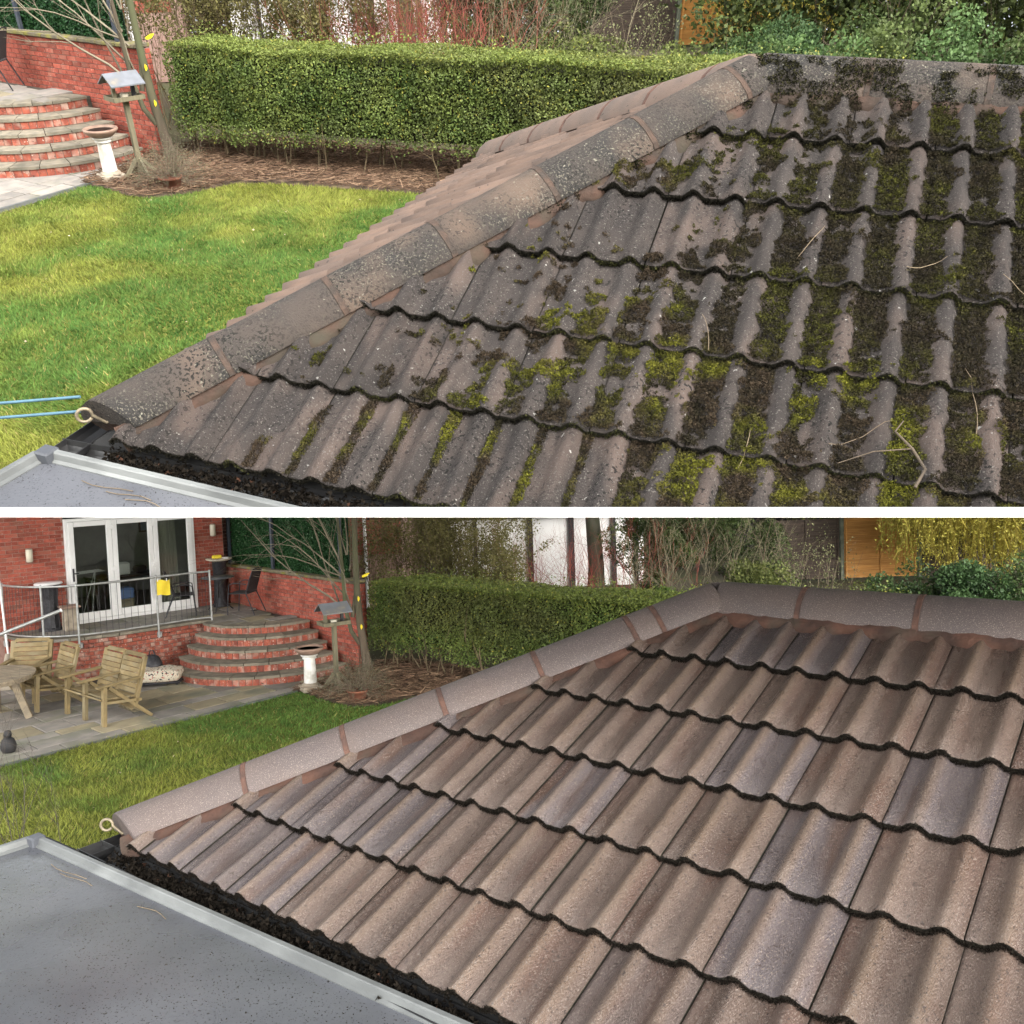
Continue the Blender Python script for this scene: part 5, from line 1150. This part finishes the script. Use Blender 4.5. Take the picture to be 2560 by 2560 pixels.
def leaf_bush(G, x, y, rx, ry, h, n, sz, c1, c2, label, seed, z0=0.0, name='evergreen_shrub', cat='shrub', clumps=26, wid=.32, up=.4, group=None):
    r = empty(name, G @ TR(x, y, -.02), label, cat, group); rg = np.random.RandomState(seed); cl = []
    for k in range(clumps):
        v = rg.normal(size=3); v /= np.linalg.norm(v); t = rg.uniform(.35, .95); cl.append((v[0] * rx * t, v[1] * ry * t, z0 + h * .5 + v[2] * h * .5 * t, rg.uniform(.22, .42) * min(rx, h * .6), rg.uniform(.6, 1.35)))
    cl = np.array(cl); i = rg.randint(0, clumps, n); u = rg.normal(size=(n, 3)); u /= np.linalg.norm(u, axis=1)[:, None]; rr = cl[i, 3] * rg.uniform(.45, 1.08, n) ** .6
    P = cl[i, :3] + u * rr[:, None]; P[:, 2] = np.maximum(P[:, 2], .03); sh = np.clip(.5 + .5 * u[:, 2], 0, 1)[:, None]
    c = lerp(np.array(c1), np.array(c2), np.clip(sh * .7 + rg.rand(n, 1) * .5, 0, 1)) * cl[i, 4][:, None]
    link('foliage', fast('foliage', leaf_verts(P, rg.uniform(*sz, n), rg, up=up, wid=wid), 4, m_leaf, np.repeat(c, 4, 0)), r)
    out = []; tips = []
    for k in range(10): grow(rg, (rg.normal(0, rx * .15), rg.normal(0, ry * .15), 0), (rg.normal(0, .35), rg.normal(0, .3), 1), h * rg.uniform(.6, .95) + z0, .018, 1, out, tips, 5, .12, 0, (2, 4), .5, .6)
    twig_obj('stems', out, (.10, .078, .055), r, rg, 4); return r
def fence_panel(G, x0, x1, y, h, m, mp, label, seed, post=True):
    r = empty('fence_panel', G @ TR(x0, y, 0), label, 'fence'); rg = random.Random(seed); n = int(h / .105)
    for k in range(n):
        q = MB(); q.box(((x1 - x0) / 2, 0, 0), (x1 - x0 - .02, .014, .125), 0, None, .0); o = q.obj('board', m, r); o.matrix_local = TR(0, rg.uniform(-.003, .003), .06 + k * .105 + .05, 0, .10)
    for s in (.06, (x1 - x0) / 2, x1 - x0 - .06): q = MB(); q.box((s, -.03, h / 2 + .03), (.04, .03, h)); q.obj('batten', m, r)
    q = MB(); q.box(((x1 - x0) / 2, 0, h + .075), (x1 - x0, .07, .03)); q.obj('capping', m, r)
    if post: q = MB(); q.box((-.06, 0, h / 2 + .06), (.10, .10, h + .12), 0, None, .01); q.obj('post', mp, r)
m_fp = mat('concrete_fence_post', (.16, .17, .13), (.11, .12, .09), scale=6, rough=.9, bump=.3)
m_rooft = mat('dark_roof_slate', (.055, .045, .05), (.075, .06, .062), rough=.8); m_trunkm = mat('mossy_bark', (.10, .095, .07), (.07, .075, .045), scale=7, stretch=(1, 1, .25), rough=.95, bump=.6)
def background(G, A):
    s = 'upper' if A else 'lower'; k = 40 if A else 0; near = 'above the mossy roof' if A else 'above the cleaned roof'
    # white outbuilding with black timber posts
    x0, y0 = BP(1130, 26.5); x1, _ = BP(1610, 26.5); W_ = x1 - x0
    r = empty('white_outbuilding', G @ TR(x0, y0, 0), f'white rendered outbuilding with black timber posts behind the {s} hedge', 'building')
    q = MB(); q.box((W_ / 2, 1.6, 1.1), (W_, 3.2, 2.2)); q.obj('wall', m_render, r)
    for px, w in ((1190, .10), (1327, .16), (1430, .16), (1535, .13), (1590, .12)): q = MB(); q.box((BP(px, 26.5)[0] - x0, -.03, 1.08), (w, .08, 2.15)); q.obj('timber_post', m_blackw, r)
    q = MB(); q.box((W_ / 2, -.035, 2.12), (W_, .09, .16)); q.obj('timber_beam', m_blackw, r)
    q = MB(); q.add([(-.3, -.35, 2.16), (W_ + .3, -.35, 2.16), (W_ + .3, 1.8, 3.3), (-.3, 1.8, 3.3), (-.3, -.35, 2.24), (W_ + .3, -.35, 2.24), (W_ + .3, 1.8, 3.38), (-.3, 1.8, 3.38)], [(0, 3, 2, 1), (4, 5, 6, 7), (0, 1, 5, 4), (2, 3, 7, 6), (0, 4, 7, 3), (1, 2, 6, 5)]); q.obj('roof', m_rooft, r)
    q = MB(); q.tube([(-.3, -.42, 2.17), (W_ + .3, -.42, 2.17)], .055, 8); q.obj('gutter', m_blackw, r)
    # neighbour's brick house
    x0, y0 = BP(770, 24.0); x1, _ = BP(1005, 24.0); W_ = x1 - x0
    r = empty('neighbour_house', G @ TR(x0, y0, 0), f'red brick neighbouring house with white downpipe behind the {s} garden wall', 'house')
    q = MB(); q.box((W_ / 2, 2.5, 2.4), (W_, 5, 4.8)); q.obj('wall', m_mortarp, r)
    bricks(r, [(0, 0), (W_, 0)], 1.4, 30, m_brick, 1, bh=.077, bl=.23, maxn=80, order=lambda p: abs(p.x - W_ * .7) + abs(p.z - 2.2), seed=9)
    q = MB(); q.tube([(W_ * .62, -.06, 0), (W_ * .62, -.06, 4.6)], .045, 8); q.obj('downpipe', m_white, r); q = MB(); q.box((W_ / 2, -.2, 4.85), (W_ + .5, .6, .14)); q.obj('eave', m_white, r)
    # fences
    xa, yF = BP(2110, 26.0); xb, _ = BP(2292, 26.0); xa += .5 * A; xb += 1.3 * A; fence_panel(G, xa, xb, yF, 1.72, m_orange, m_fp, f'new orange wooden fence panel {near}', 5)
    xc, _ = BP(1930, 26.0); fence_panel(G, xc, xa - .12, yF, 1.78, m_brownf, m_fp, f'old dark brown fence panel left of the orange one {near}', 6, False)
    xd, _ = BP(2480, 26.0); fence_panel(G, xb + .14, xd, yF, 1.70, m_brownf, m_fp, f'brown wooden fence panel behind the willow {near}', 7)
    x0, y0 = BP(1880, 33.); x1, _ = BP(2230, 33.); r = empty('dark_shed', G @ TR(x0, y0, 0), f'black boarded shed beyond the brown fence {near}', 'shed'); W_ = x1 - x0
    for kk in range(9): q = MB(); q.box((W_ / 2, .0, .9 + kk * .2), (W_, .03, .19), 0, TR(0, 0, 0)); q.obj('board', m_blackw, r)
    q = MB(); q.box((W_ / 2, 1.2, 2.75), (W_ + .3, 2.8, .10)); q.obj('roof', m_rooft, r); q = MB(); q.box((W_ / 2, 1.2, 1.3), (W_ - .1, 2.3, 2.6)); q.obj('body', m_blackw, r)
    # twiggy shrubs along the back of the hedge
    oc = ((.10, .095, .032), (.19, .17, .06))
    for i, (px, D, h, sp, n) in enumerate(((945, 19.5, 3.0, 1.0, 26), (1035, 20.5, 3.0, 1.1, 26), (1120, 19.5, 2.7, 1.0, 26), (1205, 20.5, 2.8, 1.0, 24), (1255, 19.0, 1.9, .7, 16))):
        x, y = BP(px, D); twig_shrub(G, x, y, h, sp, n, (.155, .12, .075), f'{("first", "second", "third", "fourth", "fifth")[i]} bare olive-brown shrub from the left, behind the {s} hedge', 60 + i + k, oc, 7500, (.03, .065), group=f'twiggy shrubs behind the {s} hedge')
    for i, (px, D, h) in enumerate(((1290, 20.5, 2.4), (1385, 20, 2.4), (1455, 19.5, 2.5), (1550, 20, 2.5))):
        x, y = BP(px, D); twig_shrub(G, x, y, h * .85, 2.2, 20, (.24, .07, .055), f'{("leftmost", "second", "third", "rightmost")[i]} red-stemmed dogwood shrub behind the {s} hedge', 80 + i + k, name='dogwood_shrub', rad=.009, wig=.16, group=f'red dogwoods behind the {s} hedge')
    x, y = BP(1487, 22.); r = empty('old_tree', G @ TR(x, y, 0), f'thick grey mossy tree trunk among the red dogwoods of the {s} garden', 'tree'); q = MB(); q.tube([(0, 0, 0), (.03, 0, 1.2), (-.03, .05, 2.4), (.05, .1, 4.2)], [.24, .19, .17, .14], 12); q.obj('trunk', m_trunkm, r)
    rg = np.random.RandomState(99 + k); out = []; tips = []
    for j in range(7): a = rg.uniform(0, 6.28); grow(rg, (0, 0, rg.uniform(1.5, 3.8)), (math.cos(a), math.sin(a) * .5, .5), 1.6, .03, 2, out, tips, 5, .14, 0, (3, 4), .5, .6)
    twig_obj('branches', out, (.12, .11, .08), r, rg, 4)
    # conifer, tangled shrub
    x, y = BP(1640, 21.5); leaf_bush(G, x, y, 1.1, .9, 3.4, 15000, (.05, .13), (.018, .034, .010), (.06, .09, .022), f'dark conifer left of the tangled bare shrub of the {s} garden', 120 + k, name='conifer', cat='tree', wid=.16, up=.1)
    x, y = BP(1860, 21.5); leaf_bush(G, x, y, 1.2, .9, 3.2, 13000, (.05, .12), (.020, .036, .011), (.07, .10, .026), f'dark conifer right of the tangled bare shrub of the {s} garden', 121 + k, name='conifer', cat='tree', wid=.16, up=.1)
    x, y = BP(1735, 19.3); twig_shrub(G, x, y, 2.5, 2.6, 40, (.19, .165, .11), f'large tangled bare shrub between two conifers of the {s} garden', 130 + k, wig=.22, name='tangled_shrub', kids=(4, 5))
    x, y = BP(1700, 18.0); leaf_bush(G, x, y, .8, .5, 1.25, 5200, (.05, .11), (.035, .075, .015), (.09, .15, .03), f'bright green fern-like shrub below the tangled shrub of the {s} garden', 140 + k, wid=.2)
    x, y = BP(1880, 18.0); leaf_bush(G, x, y, .95, .6, 1.75, 8500, (.04, .075), (.04, .068, .014), (.16, .18, .055), f'yellow-green variegated shrub in front of the brown fence {near}', 141 + k)
    x, y = BP(2010, 18.5); twig_shrub(G, x, y, 1.75, 1.0, 14, (.16, .13, .09), f'thin leafy stems in front of the brown fence {near}', 142 + k, ((.12, .14, .06), (.22, .22, .11)), 900, (.03, .06), 1, 'leafy_stems')
    x, y = BP(2130, 17.5); leaf_bush(G, x, y, .9, .5, 1.25, 6500, (.04, .075), (.045, .075, .016), (.13, .155, .04), f'low olive shrub in front of the orange fence {near}', 143 + k)
    x, y = BP(2290, 17.0); leaf_bush(G, x, y, .85, .6, 1.55, 7500, (.045, .085), (.022, .052, .018), (.075, .125, .04), f'dense dark green shrub left in front of the willow {near}', 144 + k)
    x, y = BP(2440, 16.5); leaf_bush(G, x, y, 1.1, .7, 1.75, 10500, (.045, .085), (.020, .050, .020), (.07, .125, .045), f'dense dark green shrub right in front of the willow {near}', 145 + k)
    x, y = BP(2640, 16.5); leaf_bush(G, x, y, 1.1, .7, 2.0, 9000, (.045, .085), (.025, .05, .016), (.08, .12, .036), f'green shrub at the right edge {near}', 146 + k)
    x, y = BP(1560, 17.2); leaf_bush(G, x, y, 1.6, .7, 1.35, 9000, (.03, .06), (.035, .062, .012), (.10, .13, .03), f'ivy-covered mound behind the right end of the {s} hedge', 147 + k, name='ivy_mound')
    # weeping willow
    x, y = BP(2490, 24.); r = empty('weeping_willow', G @ TR(x, y, 0), f'golden weeping willow hanging in front of the fence {near}', 'tree'); rg = np.random.RandomState(150 + k)
    q = MB(); q.tube([(.6, .6, 0), (.55, .6, 2), (.5, .5, 4.6)], [.2, .17, .12], 10); q.obj('trunk', m_bark, r); out = []; P = []
    for j in range(800):
        px_, py_ = rg.uniform(-2.7, 2.3), rg.normal(0, .55); z = 4.6 + rg.normal(0, .2); end = max(.5, .9 + .9 * abs(px_ + .2) / 2 * rg.uniform(.3, 1.6) + rg.normal(0, .4)); p = np.array([px_, py_, z]); d = rg.normal(0, .03, 2)
        while p[2] > end:
            d = d * .8 + rg.normal(0, .03, 2); qn = p + np.array([d[0], d[1], -.28]); out.append((p, qn, .011, .009)); P.append(qn); p = qn
    twig_obj('hanging_shoots', out, (.27, .22, .045), r, rg, 3); P = np.array(P); P = np.concatenate([P + rg.normal(0, .05, P.shape) for _ in range(5)]); c = np.array([.36, .33, .06]) * rg.uniform(.6, 1.3, (len(P), 1))
    link('foliage', fast('foliage', leaf_verts(P, rg.uniform(.05, .10, len(P)), rg, wid=.2), 4, m_leaf, np.repeat(c, 4, 0)), r)
    # far greenery closing the view
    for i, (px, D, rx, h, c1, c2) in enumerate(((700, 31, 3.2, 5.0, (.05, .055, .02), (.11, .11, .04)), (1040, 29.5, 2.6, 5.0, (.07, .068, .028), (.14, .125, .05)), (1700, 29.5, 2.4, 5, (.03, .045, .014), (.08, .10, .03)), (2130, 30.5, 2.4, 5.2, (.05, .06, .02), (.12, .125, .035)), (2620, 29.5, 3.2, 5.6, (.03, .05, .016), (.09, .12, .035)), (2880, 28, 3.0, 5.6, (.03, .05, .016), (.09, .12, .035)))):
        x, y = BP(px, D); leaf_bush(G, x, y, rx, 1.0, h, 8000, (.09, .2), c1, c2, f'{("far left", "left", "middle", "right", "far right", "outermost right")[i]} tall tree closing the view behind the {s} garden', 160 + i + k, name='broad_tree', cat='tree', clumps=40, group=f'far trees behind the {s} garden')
background(GB, False); background(GA, True)
# thick shrubbery beyond the mossy roof at the right of the upper garden
def AP(px, D): d = FA.ray(px, 100); return d[0] / d[1] * D, D
for i, (px, D, rx, h, c1, c2, lb) in enumerate(((1700, 15.5, .9, 1.5, (.05, .08, .018), (.14, .17, .045), 'first'), (1900, 15.0, 1.0, 1.9, (.03, .065, .022), (.10, .16, .05), 'second'), (2090, 14.6, 1.0, 2.1, (.03, .065, .022), (.10, .165, .055), 'third'), (2270, 14.6, 1.0, 2.3, (.035, .055, .018), (.11, .145, .045), 'fourth'), (2440, 14.2, 1.0, 2.3, (.03, .06, .02), (.09, .15, .05), 'fifth'), (2620, 14.2, 1.1, 2.4, (.035, .06, .018), (.10, .14, .045), 'sixth'))):
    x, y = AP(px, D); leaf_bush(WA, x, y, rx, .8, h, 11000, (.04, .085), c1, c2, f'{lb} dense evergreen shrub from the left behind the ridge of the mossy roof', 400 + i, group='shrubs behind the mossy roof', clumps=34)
for i, (px, D, rx, h) in enumerate(((1950, 20, 2.2, 4.2), (2250, 19.5, 2.3, 4.6), (2560, 19, 2.4, 4.6), (2800, 18.5, 2.3, 4.6))):
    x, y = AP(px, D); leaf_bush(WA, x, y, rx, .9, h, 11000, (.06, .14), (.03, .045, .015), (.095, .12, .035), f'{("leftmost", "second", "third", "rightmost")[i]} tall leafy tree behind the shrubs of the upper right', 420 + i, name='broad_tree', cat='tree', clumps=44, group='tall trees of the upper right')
for i, px in enumerate((820, 900, 985)):
    x, y = AP(px, 18.6); twig_shrub(WA, x, y, 2.7, 1.0, 24, (.155, .12, .075), f'{("left", "middle", "right")[i]} of three bare brown shrubs before the white outbuilding of the upper garden', 440 + i, ((.10, .095, .032), (.19, .17, .06)), 5000, (.03, .065), group='brown shrubs before the upper outbuilding')
for i, px in enumerate((950, 1030, 1110)):
    x, y = AP(px, 18.0); twig_shrub(WA, x, y, 2.5, 2.0, 30, (.24, .07, .055), f'{("left", "middle", "right")[i]} of three red-stemmed shrubs close behind the upper hedge', 450 + i, name='dogwood_shrub', rad=.009, wig=.16, group='red shrubs close behind the upper hedge')
# far-off woodland closing both views
def woodland(Wf, y, x0, x1, h, n, seed):
    rg = np.random.RandomState(seed); x = rg.uniform(x0, x1, n); z = rg.uniform(-.5, h, n); yy = y + rg.uniform(-1.2, 1.2, n) + 1.5 * vn(x, z, .3, seed, 2); P = np.stack([x, yy, z], 1); k = vn(x, z, .35, seed + 1, 3)[:, None]; c = lerp(np.array([.03, .04, .014]), np.array([.10, .105, .035]), np.clip(k * 1.6 - .3, 0, 1)) * rg.uniform(.6, 1.4, (n, 1))
    V = leaf_verts(P, rg.uniform(.25, .55, n), rg, up=.3, bias=(0, -.8, 0)); o = tag(link('woodland', fast('woodland', V, 4, m_leaf, np.repeat(c, 4, 0))), kind='stuff'); o.matrix_world = Wf
woodland(WB, 37, -26, 27, 6, 16000, 3); woodland(WA, 29.3, -20, 20, 5.5, 15000, 4)
# climber stems over the kerb at the left edge of the lower garden
x, y = FB.at(10, 2040, 1.2)[:2]; twig_shrub(GB, x - .25, y, 1.75, .7, 16, (.07, .06, .05), 'bare dark twigs rising beside the flat roof corner at the left edge', 300, name='twiggy_bush', rad=.006)
# two blue washing lines tied to the hip iron of the mossy roof
for j, (pa, pb) in enumerate((((-1500, 1090), (200, 992)), ((-1500, 1126), (205, 1028)))):
    a = FA.roof(-9.2, -3.15, .05 - .03 * j); b = FA.at(pa[0], pa[1], 2.0); a, b = Vector(FA.at(pb[0], pb[1], FA.roof(-9.2, -3.15, .04)[2] - .02 * j)), Vector(FA.at(pa[0], pa[1], 1.9))
    q = MB(); q.tube([a.lerp(b, t) - Vector((0, 0, .02 * 4 * t * (1 - t))) for t in [i / 14 for i in range(15)]], .006, 6); o = tag(q.obj('washing_line', m_line), ('upper' if j == 0 else 'lower') + ' of two blue washing lines running left from the mossy roof corner', 'washing line', 'blue washing lines'); o.matrix_world = WA
# ------------------------------------------------------------------ dry stalks and litter on the mossy roof and flat roofs
m_stalk = mat('dry_stalk', (.20, .155, .10), (.12, .09, .06), rough=.8)
rg = random.Random(17); RT = RMA
def on_tile(F, x, y): r = math.floor(y / F.g); return -.012 + .03 * (1 - (y / F.g - r)) + tprof(x % WT)
spots = [(-.93, .93, 1.9, .22), (-.35, .18, 1.2, .20), (.02, .12, .6, .15), (.32, .02, 2.2, .22), (.62, -.12, 1.0, .26), (.75, -.05, 2.1, .18), (.20, -.42, 1.75, .26), (.95, -.40, 1.2, .22), (-.62, -.30, 1.9, .15), (-.10, -.62, .7, .22), (.66, .62, 1.3, .14), (1.0, .55, 2.4, .16), (.5, .9, 2.0, .13), (-.42, -.72, 1.5, .18)]
for i, (x, y, a, L) in enumerate(spots):
    pts = []
    for k in range(7):
        t = k / 6 - .5; X = x + math.cos(a + .25 * t) * L * t; Y = y + math.sin(a + .25 * t) * L * t; pts.append(Vector((X, Y, max(on_tile(FA, X, Y), on_tile(FA, X, Y)) + .014 + .012 * (1 - 4 * t * t))))
    q = MB(); q.tube(pts, [.0013, .0014, .0014, .0013, .0012, .001, .0008], 5); o = tag(q.obj('dry_stalk', m_stalk), 'thin dry straw-coloured stalk lying on the mossy roof tiles', 'stalk', 'dry stalks lying on the mossy roof'); o.matrix_world = WA @ RMA
q = MB(); P = [(.05, -.80, .075), (.07, -.74, .085), (.03, -.68, .09), (-.02, -.62, .08), (.0, -.57, .07)]; q.tube(P, [.005, .0046, .004, .003, .002], 7); q.tube([P[2], (-.07, -.70, .075), (-.16, -.75, .06)], [.0025, .002, .0014], 5); o = tag(q.obj('fallen_twig', m_bark), 'forked fallen twig lying on the lowest visible mossy tiles', 'twig'); o.matrix_world = WA @ RMA
for F, Wf, K, D, z, nm in ((FA, WA, a0, dA, zA, 'upper'), (FB, WB, k0, dB, zB, 'lower')):
    nin = np.array([dA[1], -dA[0], 0]) if F is FA else np.array([dB[1], -dB[0], 0])
    nin = nin if nin[1] < 0 else -nin
    for j, (s, L, o_) in enumerate(((.30, .26, .085), (.42, .22, .10), (.95, .18, .085)) if F is FB else ((.24, .20, .085), (.36, .17, .10), (.45, .14, .115))):
        p = K + D * s + nin * o_; q = MB(); q.tube([Vector(p + D * L * t + nin * .01 * math.sin(t * 5 + j)) - Vector((0, 0, p[2] - z + .030)) for t in (0, .25, .5, .75, 1)], .0016, 5)
        o = tag(q.obj('dry_stalk', m_stalk), f'dry stalk lying along the kerb of the {nm} flat roof', 'stalk', f'dry stalks on the {nm} flat roof'); o.matrix_world = Wf
